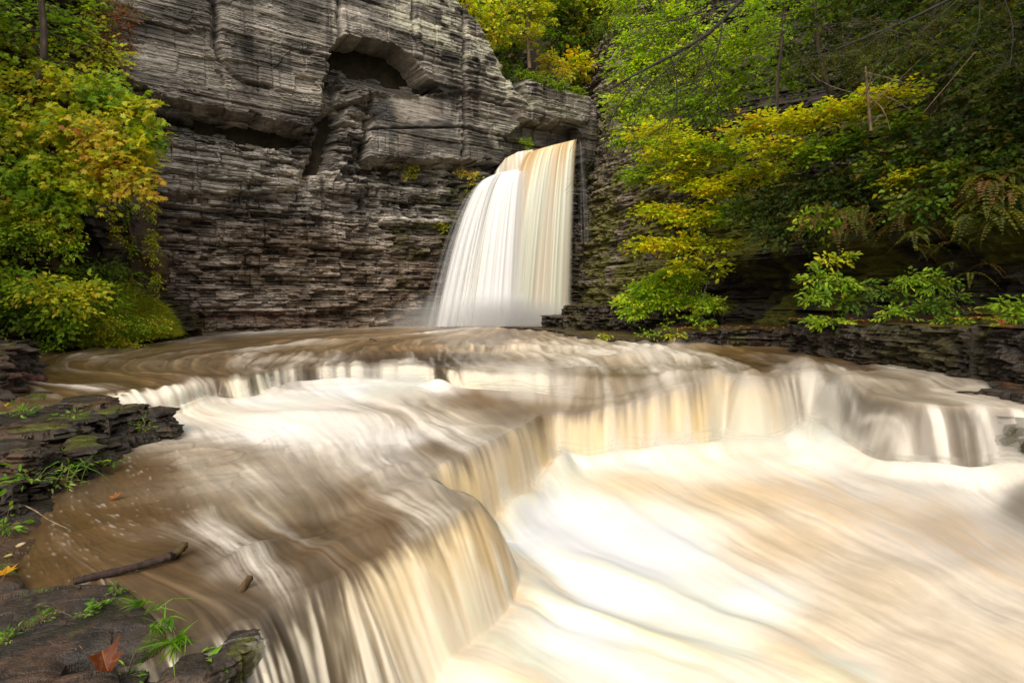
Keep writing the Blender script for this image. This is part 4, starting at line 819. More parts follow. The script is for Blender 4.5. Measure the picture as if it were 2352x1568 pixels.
def plant(name, label, cat, base, blobs, rng, leaf=.12, K=7, sprayL=.55, droop=.15, tilt=.35, shape='kite', asp=.8, trunk=None, trunk_r=.08, face=None, group=None, bark=None, limb=True, outv=None, flat=.45, tname='trunk', cname='crown', limb_r=None):
    """blobs: (bx, by, depth, rx, ry, rz, sprays, palette): clumps of a crown given by where they stand"""
    base = np.array(base, float); t = thing(name, label, cat, tuple(base), group); tb = Tubes(); sk = Tubes(); arr = []
    trunk = np.array(trunk if trunk is not None else [base, base+np.array([0, 0, .3])], float)
    if len(trunk) > 2: trunk = smooth_line(trunk, 2)
    tb.add(trunk, trunk_r, trunk_r*.45, 8, 3, .15)
    for (bx, by, dy, rx, ry, rz, n_, pal) in blobs:
        c = at_y(bx, by, dy); k = np.argmin(np.linalg.norm(trunk-c, axis=1)+np.maximum(0, trunk[:, 2]-c[2])*1.5)
        lr = limb_r or trunk_r*.35
        if limb:
            pth = bend(trunk[k], c, rng, .08, 9); tb.add(pth, lr, lr*.3, 5)
        d = unit(rng.normal(size=(n_, 3))); r = rng.random(n_)**.45; O = c+d*r[:, None]*np.array([rx, ry, rz])
        D = d*np.array([1, 1, flat])+rng.normal(size=(n_, 3))*.35*np.array([1, 1, .5])
        if outv is not None: D = D+np.array(outv)
        L = sprayL*(.6+.7*rng.random(n_)); D = unit(D); O = O-D*(L*.5)[:, None]
        if limb:
            for q_ in range(min(n_, 7)): tb.add(bend(c, O[q_], rng, .15, 5), lr*.35, lr*.12, 4)
        sk.sticks(O, D, L, max(.004, leaf*.03), droop)
        arr += spray_leaves(rng, O, D, L, K, leaf, pal, droop, tilt, shape=shape, asp=asp, face=face)
    tb.build(tname, bark or M_BARK, t); leaves_mesh(cname, arr, M_LEAF, t, sk)
    return t
def frond_arr(rng, O, D, L, col, n_=14, w_=.22, droop=.9, npal=None):
    """fern fronds: pairs of narrow leaflets on an arching midrib"""
    k = len(O); D = unit(D); out = []; S = unit(np.cross(D, np.array([[0, 0, 1.]]))+1e-6)
    for j in range(n_):
        f = (j+.7)/n_; ff = f; p = O+D*(L*ff)[:, None]; p[:, 2] -= droop*L*ff*ff
        tg = D.copy(); tg[:, 2] -= 2*droop*ff; tg = unit(tg); Nn = np.cross(S, tg); w__ = w_*L*math.sin(math.pi*min(1, (f*.85+.15)))**.7*(1.05-f*.6)
        for sg_ in (-1, 1):
            T = S*sg_+tg*.45+rng.normal(size=(k, 3))*.08
            out.append(leaf_arr(p, T, Nn+rng.normal(size=(k, 3))*.15, w__*(.85+.3*rng.random(k)), L/n_*.9, col*np.exp(rng.normal(size=(k, 1))*.12), 'kite'))
    return out
def ferns(name, label, base, spots, rng, pal, L=.5, per=6, droop=.9, group=None, cat='fern', out=(0, 0, 0), w_=.22):
    for (bx, by, dy) in spots:
        c = at_y(bx, by, dy); t = thing(name, label, cat, tuple(c), group if len(spots) > 1 else None)
        d = rng.normal(size=(per, 3)); d[:, 2] = abs(d[:, 2])*.5+.15; d = unit(unit(d)+np.array(out)); l = L*(.6+.7*rng.random(per)); O = np.repeat(c[None], per, 0)
        col = pick(rng, pal, per)
        for q_ in range(per):
            sl = slice(q_, q_+1); arr = frond_arr(rng, O[sl], d[sl], l[sl], col[sl], droop=droop, w_=w_); tb = Tubes()
            ff = np.linspace(0, 1, 7)[:, None]; p = O[q_]+d[q_]*l[q_]*ff; p[:, 2:3] -= droop*l[q_]*ff**2; tb.add(p, .006, .002, 3); leaves_mesh('frond', arr, M_LEAF, t, tb_tri(tb))
    return t
def tb_tri(tb):
    F = np.concatenate(tb.F); F = F[F[:, 2] != F[:, 3]]; tb.F = [F]; return tb
def grass_obj(name, O, rng, L, col, w_=.012, lean=(0, 0, 0), droop=.5, parent=None, **kw):
    n_ = len(O); D = unit(rng.normal(size=(n_, 3))*np.array([.45, .45, .15])+np.array([0, 0, 1.])+np.array(lean)); Ls = L*(.5+.8*rng.random(n_)); S = unit(np.cross(D, rng.normal(size=(n_, 3)))); V = []
    H = unit(D*np.array([1, 1, 0])+rng.normal(size=(n_, 3))*.1)
    for f, wf in ((0, 1), (.35, .9), (.7, .6), (1, .08)):
        p = O+D*(Ls*f)[:, None]+H*(droop*.5*Ls*f*f)[:, None]; p = p.copy(); p[:, 2] -= droop*Ls*f*f
        V += [p-S*w_*wf, p+S*w_*wf]
    V = np.stack(V, 1); b = np.arange(n_)[:, None, None]*8; F = (b+np.array([[0, 1, 3, 2], [2, 3, 5, 4], [4, 5, 7, 6]])[None]).reshape(-1, 4)
    Vf = V.reshape(-1, 3)
    if parent is not None: Vf = Vf-np.array(parent.location)
    return link(name, raw_mesh(name, Vf, F, M_LEAF, {'Col': np.repeat(col, 8, 0)}, False), parent, **kw)
R_ = np.random.default_rng
# ---------------------------------------------------------------- LEFT BANK
plant('tall_tree', 'tall tree with a straight dark trunk at the upper left edge', 'tree', at_y(60, 260, 15.6), [(30, 30, 15.6, 1.3, 1, .9, 110, G), (60, 130, 15.8, 1.2, 1, .7, 80, YG), (170, 60, 16, .8, .7, .8, 70, G), (240, 120, 16.5, .7, .6, .7, 60, YG), (100, -90, 15.6, 2.5, 1.5, 1.2, 160, G), (-80, 60, 15, 1.2, 1, 1.5, 80, G)], R_(1), leaf=.12, K=7,
      trunk=[at_y(60, 260, 15.6), at_y(88, 190, 15.4), at_y(103, 140, 15.2), at_y(100, 60, 15.2), at_y(92, -40, 15.2), at_y(80, -200, 15.2)], trunk_r=.115, shape='maple', face=(.3, -.6, 0), limb_r=.03)
plant('maple_tree', 'autumn maple with green, yellow and orange leaves leaning over the left bank', 'tree', at_y(120, 600, 17.0),
      [(60, 210, 15.5, 1.0, .8, .6, 90, YG), (170, 185, 15.6, .9, .7, .45, 80, YG), (250, 215, 15.5, .7, .6, .45, 70, G), (300, 255, 15.5, .55, .5, .35, 55, YG), (345, 235, 15.4, .3, .3, .14, 14, YG),
       (50, 300, 15.2, 1.0, .8, .6, 100, YG), (160, 290, 15.1, .9, .8, .5, 90, YG), (240, 310, 15.1, .7, .6, .45, 80, OR), (300, 330, 15.2, .6, .5, .4, 60, YG), (335, 305, 15.4, .35, .3, .3, 30, G),
       (250, 360, 15.2, .55, .5, .35, 60, OR), (310, 400, 15.1, .4, .35, .35, 40, OR), (325, 435, 15.1, .22, .2, .2, 16, OR), (150, 380, 15.1, .9, .7, .5, 90, YG), (220, 430, 15.2, .6, .5, .35, 60, YG), (60, 400, 15, 1, .8, .6, 110, G), (130, 455, 15.1, .8, .7, .4, 80, G), (20, 490, 15, .9, .7, .5, 80, YG)],
      R_(2), leaf=.135, K=8, trunk=[at_y(120, 600, 17.0), at_y(130, 480, 16.6), at_y(140, 380, 16.2), at_y(170, 280, 16), at_y(200, 200, 15.9)], trunk_r=.07, shape='maple', asp=.95, droop=.3, tilt=.5, face=(.3, -.8, 0))
plant('slender_shrub', 'thin twiggy shrub with narrow green leaves in front of the cliff edge', 'shrub', at_y(285, 500, 17.2), [(350, 330, 17, .30, .3, .35, 60, G), (325, 380, 17, .35, .3, .3, 40, G), (372, 310, 17, .2, .2, .15, 26, YG), (310, 440, 17, .25, .2, .3, 25, YG)], R_(3), leaf=.07, K=9, asp=.35, sprayL=.4, trunk=[at_y(285, 500, 17.2), at_y(310, 420, 17.1), at_y(345, 340, 17)], trunk_r=.02, droop=.05, shape='oval')
plant('leafy_shrub', 'dense green shrub hanging below the maple at the left edge', 'shrub', at_y(40, 640, 15.6), [(30, 540, 14.9, .9, .7, .5, 130, G), (110, 520, 15, .7, .6, .5, 110, YG), (150, 560, 15.2, .35, .4, .35, 50, G), (-60, 520, 14.5, 1, .7, .8, 80, G)], R_(4), leaf=.085, K=9, sprayL=.45, trunk=[at_y(40, 640, 15.6), at_y(60, 560, 15.2)], trunk_r=.035, droop=.3, tilt=.6, shape='oval', face=(.2, -.7, 0))
plant('broad_leaved_bush', 'bush with pale yellow green broad leaves low on the left bank', 'shrub', at_y(90, 760, 15.9), [(40, 640, 14.8, .8, .6, .45, 90, G), (110, 660, 14.7, .7, .6, .35, 80, YG), (150, 690, 14.7, .6, .5, .3, 70, YG), (40, 710, 14.6, .8, .5, .4, 80, DG), (200, 665, 15, .5, .4, .35, 60, YG), (120, 740, 14.9, .7, .4, .25, 60, G)], R_(5), leaf=.13, K=7, sprayL=.45, trunk=[at_y(90, 760, 15.9), at_y(100, 690, 15)], trunk_r=.03, droop=.4, tilt=.6, shape='oval', asp=.65, face=(.2, -.8, 0), limb_r=.012)
plant('willowy_bush', 'bush with long drooping leaves below the dark rock on the left bank', 'shrub', at_y(240, 720, 17.6), [(235, 620, 16.6, .45, .4, .4, 45, DG), (200, 640, 16.4, .5, .4, .35, 45, G), (285, 630, 16.9, .45, .3, .35, 35, DG), (250, 690, 16.6, .6, .5, .25, 60, G)], R_(6), leaf=.16, K=7, sprayL=.5, asp=.28, trunk=[at_y(240, 720, 17.6), at_y(240, 650, 16.9)], trunk_r=.02, droop=.4, shape='oval', tilt=.5, face=(.2, -.6, 0), limb_r=.01)
plant('waterside_bush', 'low bush of small leaves at the waterline of the left bank', 'shrub', at_y(200, 790, 16.8), [(150, 750, 15.8, .7, .4, .25, 80, G), (230, 745, 16.3, .7, .4, .3, 90, YG), (300, 750, 17, .6, .4, .3, 80, G), (350, 745, 17.9, .5, .4, .3, 60, YG), (110, 790, 15.3, .5, .3, .12, 40, G), (260, 790, 16.6, .8, .3, .08, 50, YG)], R_(7), leaf=.07, K=9, sprayL=.35, trunk=[at_y(200, 790, 16.8), at_y(220, 755, 16.4)], trunk_r=.015, droop=.2, shape='oval', tilt=.6, face=(.2, -.6, 0), limb_r=.008)
rng = R_(8); n_ = 30000      # grass on the mound
bxs = rng.random(n_)*220+185; f_ = rng.random(n_); up_edge = np.interp(bxs, [185, 230, 290, 330, 370, 395, 405], [670, 665, 655, 675, 700, 735, 765]); lo_edge = np.interp(bxs, [185, 395, 405], [800, 776, 774]); bys = up_edge+(lo_edge-up_edge)*f_**.8
dep = np.interp(bxs, [185, 395, 405], [16.1, 19.6, 20])+(1-f_)*.9+rng.normal(size=n_)*.15
gO = at_y(bxs, bys, dep); grass_obj('grass', gO, rng, .36, pick(rng, [((190, 200, 60), 3), ((156, 178, 46), 3), ((206, 192, 96), 1.5), ((120, 144, 40), 1.5)], n_), .013, (.25, -.35, 0), .55, kind='stuff', label='long green grass hanging over the left bank')
# dark mossy rock outcrop between the maple and the cliff
def rock_col(name, label, pts, seed, mat, coltop, cat='rock', sides=90, rows=120, rough=.16, sq=.8, group=None):
    """upright rock: list of (x, y, z, radius_x, radius_y), bedded"""
    p = np.array(pts, float); h_ = np.linspace(0, 1, len(p)); t = np.linspace(0, 1, rows); Q = np.stack([np.interp(t, h_, p[:, i]) for i in range(5)], -1)
    an = np.linspace(0, 2*np.pi, sides); c, s_ = np.cos(an), np.sin(an); sx_ = np.sign(c)*abs(c)**sq; sy_ = np.sign(s_)*abs(s_)**sq
    zz = Q[:, 2:3]+0*an; k, f = layers(zz+.05*vn(an*2, t[:, None]*3, seed), seed, .08, .3)
    n1 = fbm(an[None]*1.3+k*3.7, k*1.7, seed+1, 3)-.5; n1 = n1*sst(0, .3, an)*sst(2*np.pi, 5.98, an); n2 = (fbm(c[None]*2+t[:, None]*4, s_[None]*2, seed+2, 4)-.5)
    r = 1+rough*(2.2*n1+1.6*n2)
    X = Q[:, 0:1]+Q[:, 3:4]*sx_*r; Y = Q[:, 1:2]+Q[:, 4:5]*sy_*r; P = np.stack([X, Y, zz], -1)
    P = np.concatenate([np.repeat([[Q[0, :3]]], 1, 0)+np.zeros((1, sides, 3)), P, np.repeat([[Q[-1, :3]]], 1, 0)+np.zeros((1, sides, 3))])
    C = lin(coltop)*(.4+1.2*np.clip(.5+n1+n2, 0, 1))[..., None]; ms = sst(.45, .65, fbm(c[None]*2+7, zz*1.5, seed+5, 4))[..., None]*.6; C = C*(1-ms)+ms*lin((92, 74, 24))
    C = np.concatenate([C[:1], C, C[-1:]]); org = p[0, :3]; P = P-org
    o = grid_obj(name, P, mat, {'Col': C}, smooth=False); o.location = org; o['label'] = label; o['category'] = cat
    if group: o['group'] = group
    return o
def cpt(bx, by, dy, rx, ry): return (*at_y(bx, by, dy), rx, ry)
rock_col('rock_outcrop', 'dark mossy rock outcrop with an overhanging nose in front of the cliff foot', [cpt(325, 730, 19.6, .45, .8), cpt(325, 680, 19.6, .40, .7), cpt(328, 640, 19.6, .36, .7), cpt(332, 628, 19.6, .62, .8), cpt(334, 590, 19.6, .62, .8), cpt(322, 570, 19.6, .5, .7), cpt(318, 520, 19.7, .42, .7), cpt(312, 470, 19.8, .45, .7), cpt(300, 430, 19.9, .4, .6)], 611, M_DARK, (64, 48, 34))
rock_col('rock_outcrop', 'broader dark rock outcrop nearer the shrubs, half hidden by hanging leaves', [cpt(240, 730, 19.2, 1.1, 1.0), cpt(240, 640, 19.2, 1.0, 1.0), cpt(255, 590, 19.2, .9, .9), cpt(245, 500, 19.4, .9, .9), cpt(230, 440, 19.6, .9, .8)], 621, M_DARK, (50, 42, 34))

plant('hanging_creeper', 'creeper hanging down the right side of the dark outcrop against the cliff', 'creeper', at_y(345, 520, 19.2), [(348, 470, 19, .15, .2, .5, 34, YG), (352, 560, 18.8, .14, .2, .6, 40, YG), (362, 650, 18.8, .12, .2, .5, 30, YG), (290, 480, 18.7, .3, .2, .4, 30, G), (262, 520, 18.3, .2, .2, .5, 24, YL), (300, 560, 18.6, .2, .2, .3, 14, G)], R_(9), leaf=.07, K=7, sprayL=.3, trunk_r=.01, limb=False, shape='oval', droop=.8, tilt=.6, face=(.2, -.6, 0), tname='stem', cname='leaves')
plant('brown_shrub', 'reddish brown twiggy shrub at the top of the cliff edge left', 'shrub', at_y(235, 140, 20), [(250, 60, 19, .7, .5, .7, 70, BR), (280, 20, 19.5, .6, .5, .7, 60, BR), (230, 120, 18.5, .6, .5, .5, 40, BR), (285, 110, 19.6, .25, .3, .8, 30, BR), (200, 20, 18, .7, .5, .6, 50, OL)], R_(10), leaf=.09, K=7, sprayL=.4, trunk_r=.03, shape='oval', tilt=.6, face=(.2, -.6, 0))
# ---------------------------------------------------------------- CLIFF TOP
plant('yellow_shrub', 'loose shrub with large yellow leaves on the cliff top', 'shrub', at_y(1110, 120, 34.5), [(1100, 30, 33.6, 1.1, .8, .9, 70, YL), (1150, 60, 33.8, 1.0, .8, .8, 60, YG), (1060, -10, 33.4, 1.2, .8, .6, 60, YL), (1180, 10, 34, 1, .8, .9, 60, YG)], R_(21), leaf=.2, K=6, sprayL=.8, trunk=[at_y(1110, 120, 34.5), at_y(1120, 40, 34)], trunk_r=.06, shape='oval', tilt=.6, face=(0, -.6, 0))
def larch(name, label, bx, b0, b1, dy, seed, pal, cat='tree'):
    rng = R_(seed); base = at_y(bx, b0, dy); topp = at_y(bx-5, b1, dy); t = thing(name, label, cat, tuple(base)); tb = Tubes(); tb.add(bend(base, topp, rng, .01, 14), .11, .04, 8); arr = []
    H = topp[2]-base[2]
    for i in range(60):
        f = .28+.72*(i+rng.random())/34; p0 = base+(topp-base)*f; an = rng.random()*6.28; L = (2.0-1.0*f)*(.6+.6*rng.random()) if f > .38 else 2.6*(.5+.6*rng.random())
        if i % 4 == 0 and f < .5: an = math.pi+rng.normal()*.5; L = 2.8
        d = np.array([math.cos(an), math.sin(an)*.8, .05]); p1 = p0+d*L; p1[2] -= .10*L; pth = bend(p0, p1, rng, .04, 8); tb.add(pth, .03, .008, 4)
        k = int(8+L*9); u_ = rng.random(k)*.85+.12; O = p0+(p1-p0)*u_[:, None]+rng.normal(size=(k, 3))*.05; S = np.cross(unit(d), [0, 0, 1.]); D = S[None]*rng.choice([-1, 1], k)[:, None]+unit(d)[None]*.7+rng.normal(size=(k, 3))*.1
        l_ = (.25+.4*(1-u_))*(.7+.5*rng.random(k)); tb.sticks(O, D, l_, .006, .1); arr += spray_leaves(rng, O, D, l_, 6, .16, pal, .1, .3, shape='kite', asp=.6)
    tb.build('trunk', M_PALEBARK, t); leaves_mesh('crown', arr, M_LEAF, t); return t
larch('young_tree', 'slim young tree with layered yellow green branches on the ledge above the falls', 1216, 158, -60, 35.2, 22, YG)
plant('ledge_greenery', 'green fern like plants trailing along the ledge above the waterfall', 'plant', at_y(1250, 190, 35.8), [(1200, 168, 35, .6, .4, .3, 40, G), (1240, 178, 35, .8, .4, .3, 60, G), (1285, 195, 35.6, .7, .4, .3, 55, G), (1325, 210, 36.5, .4, .3, .35, 40, G), (1160, 155, 34.6, .4, .4, .6, 30, DG), (1300, 160, 36.6, .5, .4, .5, 30, OR)], R_(23), leaf=.14, K=9, sprayL=.5, asp=.45, droop=.3, trunk_r=.02, limb=False)
plant('gorge_tree', 'olive tree standing in the notch behind the falls', 'tree', at_y(1290, 160, 44), [(1270, 20, 42, 2.0, 1.5, 1.3, 130, DG), (1330, 40, 42, 2.0, 1.5, 1.5, 130, OL), (1290, 100, 42, 1.6, 1, 1.0, 80, DG), (1370, 20, 43, 1.8, 1.3, 1.6, 100, OL), (1320, 150, 41, 1.2, 1, .9, 60, YL), (1390, -30, 43, 3, 1.5, 1.5, 100, G), (1250, -40, 43, 3, 1.5, 1.2, 100, DG), (1385, 90, 43, 1.5, 1, 1.5, 110, OL), (1350, -20, 42, 2, 1, 1.2, 110, YG), (1360, 150, 43, .8, .6, .8, 60, YG)], R_(24), leaf=.3, K=7, sprayL=.9, trunk=[at_y(1290, 160, 44), at_y(1285, 60, 43.5), at_y(1290, -60, 43)], trunk_r=.16)
plant('gorge_tree', 'yellow tinged tree on the slope behind the cliff top', 'tree', at_y(1200, 130, 37.6), [(1170, 120, 36.5, .8, .6, .8, 26, DG), (1130, 20, 36.5, 1.2, 1, .9, 40, YG), (1265, 140, 37.5, .7, .6, .6, 26, OR), (1180, -30, 37, 1.8, 1, .8, 50, G), (1110, -30, 36.5, 2.0, 1.2, 1.0, 60, G)], R_(25), leaf=.24, K=7, sprayL=.8, trunk=[at_y(1200, 130, 37.6), at_y(1190, 20, 37.2)], trunk_r=.1)
for bx, by, dy, sc, pal, lb in [(925, 383, 32.0, 1.0, YL, 'yellowing creeper on the dark recess left of the falls'), (1070, 400, 33.2, .8, OR, 'rusty orange weed tuft beside the falls under the cliff blocks'), (1095, 440, 33.3, .7, YG, 'green weed tuft hanging on the cliff nearest the falls'), (1205, 325, 35.2, .5, G, 'small green plant growing right above the lip of the falls'), (1010, 515, 32.3, .4, YG, 'tiny yellow green weed on the pale cliff ledge')]:
    plant('cliff_weed', lb, 'plant', at_y(bx, by, dy), [(bx, by, dy-.3, 1.1*sc, .3, .25*sc, int(34*sc)+6, pal), (bx+20*sc, by+12, dy-.3, .5*sc, .3, .5*sc, int(16*sc)+3, pal)], R_(int(bx)), leaf=.12, K=6, sprayL=.3, trunk_r=.008, limb=False, group='weeds growing on the cliff', tname='stem', cname='leaves')
plant('moss_hanging', 'bushy green clump hanging on the rock wall right of the notch', 'plant', at_y(1395, 50, 30.5), [(1392, 58, 30, .7, .4, .35, 80, DG), (1420, 48, 30, .5, .4, .3, 50, G)], R_(26), leaf=.12, K=9, asp=.4, droop=.7, trunk_r=.02, limb=False)
# ---------------------------------------------------------------- RIGHT BANK TREES
plant('green_beech', 'bright green broadleaf tree spreading over the right wall beside the falls', 'tree', at_y(1560, 420, 24.5),
      [(1480, 90, 22.5, 1.2, 1, .8, 148, LM), (1560, 60, 22, 1.4, 1, .8, 148, LM), (1450, 150, 22.5, 1.0, .8, .6, 121, LM), (1540, 150, 22, 1.4, 1, .8, 175, LM), (1640, 120, 21.5, 1.3, 1, .8, 162, LM), (1430, 240, 22.5, .7, .7, .5, 81, LM), (1500, 240, 22.2, 1.1, .8, .6, 135, LM), (1600, 240, 21.5, 1.3, 1, .7, 148, G), (1680, 200, 21, 1.1, .9, .7, 121, LM),
       (1460, 310, 22.5, .9, .7, .5, 121, LM), (1540, 330, 22, 1.1, .8, .5, 135, LM), (1430, -20, 23, 1.2, 1, 1, 121, LM), (1530, -40, 22, 1.8, 1, 1, 148, LM), (1730, 40, 20, 1.2, 1, 1, 121, LM), (1720, 110, 20, 1.1, .8, .6, 94, LM)],
      R_(31), leaf=.15, K=8, sprayL=.75, asp=.6, trunk=[at_y(1560, 420, 24.5), at_y(1575, 280, 23.5), at_y(1600, 150, 23), at_y(1620, -60, 22.8)], trunk_r=.11, droop=.2, tilt=.3, shape='oval', outv=(-.5, -.3, 0), face=(-.2, -.3, 0))
plant('yellow_maple', 'understory maple with flat tiers of yellow and green leaves on the right bank', 'tree', at_y(1640, 600, 22.5),
      [(1500, 300, 20, 1.0, .8, .3, 80, YL), (1580, 330, 19.5, 1.1, .8, .3, 90, YG), (1670, 340, 19, 1.1, .8, .3, 90, G), (1480, 400, 20.5, .9, .8, .3, 80, G), (1560, 410, 20, 1.1, .8, .3, 100, YG), (1650, 430, 19.2, 1.1, .8, .35, 110, YL), (1740, 400, 18.5, 1.0, .8, .3, 90, YG),
       (1520, 480, 20, .9, .7, .3, 80, YL), (1600, 500, 19.6, 1.0, .8, .35, 110, YL), (1690, 490, 18.8, 1.0, .8, .3, 100, G), (1480, 560, 20.2, .6, .5, .25, 50, YL), (1550, 560, 19.8, .8, .6, .3, 80, YL), (1640, 560, 19.4, .8, .6, .25, 60, YG), (1570, 610, 19.6, .5, .4, .3, 50, YG), (1530, 360, 20, 1, .7, .25, 70, YL), (1610, 370, 19.5, 1, .7, .25, 70, YL)],
      R_(32), leaf=.14, K=8, sprayL=.7, asp=.8, trunk=[at_y(1640, 600, 22.5), at_y(1620, 520, 21.2), at_y(1580, 440, 20.6), at_y(1560, 360, 20.3)], trunk_r=.05, droop=.08, tilt=.22, flat=.2, outv=(-.3, -.3, 0), limb_r=.02)
plant('yellow_maple', 'second understory maple with orange yellow tiers in the middle of the right bank', 'tree', at_y(1950, 430, 16.5),
      [(1800, 280, 16.5, .9, .7, .25, 80, YL), (1880, 270, 16, .9, .7, .25, 80, YL), (1960, 240, 15.5, .9, .7, .25, 70, YL), (2040, 215, 15, .8, .6, .25, 60, YL), (1780, 340, 16.5, .9, .7, .3, 90, YG), (1870, 350, 16, .9, .7, .3, 80, G), (1950, 330, 15.5, .8, .6, .3, 70, DG), (1720, 290, 17, .8, .6, .25, 60, YG), (2080, 290, 14.5, .6, .5, .3, 50, DG), (2130, 390, 14, .6, .4, .12, 26, YL), (2060, 420, 14.4, .5, .4, .12, 20, YG)],
      R_(33), leaf=.13, K=8, sprayL=.65, asp=.8, trunk=[at_y(1950, 430, 16.5), at_y(1935, 340, 16.3), at_y(1920, 270, 16.2)], trunk_r=.04, droop=.08, tilt=.22, flat=.2, outv=(-.3, -.3, 0), limb_r=.018)
plant('dark_understory', 'dark green leafy undergrowth covering the middle of the right slope', 'undergrowth', at_y(1900, 500, 16.8),
      [(1750, 470, 17.8, 1.2, .7, .6, 120, DK), (1850, 440, 16.8, 1.1, .7, .6, 120, DK), (1950, 430, 15.8, 1.0, .7, .6, 110, DK), (1800, 530, 17, 1.0, .6, .4, 80, DK), (1900, 500, 16, .9, .6, .4, 90, G), (2050, 380, 14.8, .9, .7, .7, 110, DG), (2160, 330, 14, .9, .7, .8, 110, DK), (2280, 300, 13, 1, .8, .9, 120, DK), (2120, 460, 13.8, .7, .6, .5, 70, DG), (2240, 400, 13, .8, .6, .6, 90, DG), (2330, 420, 12.3, .6, .5, .7, 70, DK), (2450, 350, 12, 1, .8, 1.2, 90, DK)],
      R_(34), leaf=.12, K=8, sprayL=.5, trunk_r=.03, droop=.3, tilt=.5, shape='oval', limb_r=.012, face=(-.3, -.4, 0), tname='stem', cname='leaves')
plant('upper_tree', 'tall dark tree with olive foliage filling the upper right corner', 'tree', at_y(2150, 330, 16),
      [(1800, 160, 19, 1.1, .9, .7, 90, G), (1900, 90, 18, 1.4, 1, 1.0, 120, DK), (1990, 150, 17, 1.2, 1, .8, 110, DK), (2080, 90, 16, 1.3, 1, .9, 120, DG), (2180, 160, 15, 1.1, 1, .8, 110, DK), (2280, 100, 14, 1.2, 1, 1, 120, DG), (2330, 210, 13, .9, .8, .8, 90, DK), (1830, 30, 18, 1.5, 1, .8, 110, G), (1960, 0, 17, 1.5, 1, .8, 100, DG), (2100, -10, 16, 1.5, 1, .8, 100, DK), (2250, 0, 14.5, 1.5, 1, 1, 110, DK), (2400, 50, 13, 1.5, 1, 1.4, 120, DK), (2100, -160, 14, 4, 2.5, 1, 300, DK), (2450, -160, 11, 3, 2.5, 1.2, 240, DK), (2700, 100, 10, 1.5, 2, 2, 150, DK), (1900, -190, 17, 3, 2.5, 1, 200, DK)],  # last clumps lie out of view, added to shade this corner
      R_(35), leaf=.13, K=8, sprayL=.7, trunk=[at_y(2150, 330, 16), at_y(2140, 150, 15.6), at_y(2150, -100, 15.3), at_y(2150, -260, 15.2)], trunk_r=.16, droop=.25, tilt=.45, shape='kite', asp=.7)
def bare(name, label, pts, r, seed, mat, twigs=3):
    rng = R_(seed); P_ = [at_y(*p) for p in pts]; t = thing(name, label, 'tree trunk', tuple(P_[0]), 'slender trunks among the right bank foliage'); tb = Tubes(); line = smooth_line(P_, 2); tb.add(line, r, r*.6, 9, seed, .12); tb.build('trunk', mat, t)
    tw_ = Tubes()
    for k in range(twigs):
        i = rng.integers(2, len(line)-1); tw_.add(bend(line[i], line[i]+np.array([rng.normal()*.8, rng.normal()*.3, .5+rng.random()]), rng, .1, 6), r*.25, r*.08, 4)
    tw_.build('branch', mat, t)
bare('slender_tree', 'knobbly brown trunk rising through bright leaves left of the grey rock', [(1783, 270, 18.4), (1786, 180, 18.2), (1795, 110, 18), (1802, 20, 18), (1806, -60, 18)], .06, 41, M_BARK)
bare('slender_tree', 'crooked dark trunk in front of the grey rock patch', [(1915, 235, 17.6), (1895, 180, 17.4), (1880, 110, 17.3), (1872, 40, 17.2), (1868, -60, 17.2)], .085, 42, M_BARK)
bare('slender_tree', 'pale slim snag with bare side twigs right of the grey rock', [(2000, 300, 14.2), (1994, 230, 14.1), (1988, 155, 14)], .04, 43, M_PALEBARK, 6)
# hemlock boughs reaching in from the upper right
def bough(name, label, main, sides, seed, r, pal, dens=1.):
    rng = R_(seed); line = smooth_line([at_y(*p) for p in main], 2); t = thing(name, label, 'branch', tuple(line[0]), 'overhanging boughs'); tb = Tubes(); tb.add(line, r, r*.35, 8, seed, .1); arr = []; subs = [line[len(line)//4:]]
    for sd_ in sides:
        l2 = smooth_line([at_y(*p) for p in sd_], 2); tb.add(l2, r*.4, r*.12, 6); subs.append(l2)
    for l2 in subs:
        n_ = int(22*dens); idx = rng.integers(1, len(l2), n_)
        for i in idx:
            p0 = l2[i]; d = unit(rng.normal(size=3)*np.array([1, .8, .25])+np.array([-.3, -.1, -.45])); L = .5+.6*rng.random(); p1 = p0+d*L; p1[2] -= .15*L; tb.add(bend(p0, p1, rng, .08, 5), .005, .002, 3)
            k = int(14*dens); u_ = rng.random(k); O = p0+(p1-p0)*u_[:, None]; S = unit(np.cross(d, [0, 0, 1.])); D = S[None]*rng.choice([-1, 1], k)[:, None]+d[None]*.8+rng.normal(size=(k, 3))*.2; l_ = .12+.16*rng.random(k); arr += spray_leaves(rng, O, D, l_, 9, .022, pal, .2, .3, asp=.22)
    tb.build('wood', M_DARKBARK, t); leaves_mesh('needles', arr, M_NEEDLE, t); return t
bough('hemlock_bough', 'long dark bough reaching down leftwards across the bright leaves', [(1780, -60, 8.8), (1700, 0, 8.6), (1640, 70, 8.4), (1560, 120, 8.2), (1480, 160, 8.1), (1400, 205, 8)],
      [[(1660, 50, 8.4), (1650, 120, 8.2), (1600, 200, 8.1)], [(1640, 70, 8.4), (1560, 140, 8.2), (1480, 200, 8), (1440, 290, 8)], [(1480, 160, 8.1), (1430, 230, 8), (1395, 290, 7.9), (1385, 350, 7.9)], [(1700, 0, 8.6), (1580, 40, 8.4), (1480, 60, 8.3)], [(1600, 95, 8.3), (1640, 180, 8.2), (1650, 250, 8.1)], [(1540, 130, 8.2), (1560, 210, 8.1), (1540, 280, 8.0)]], 51, .035, OL, .75)
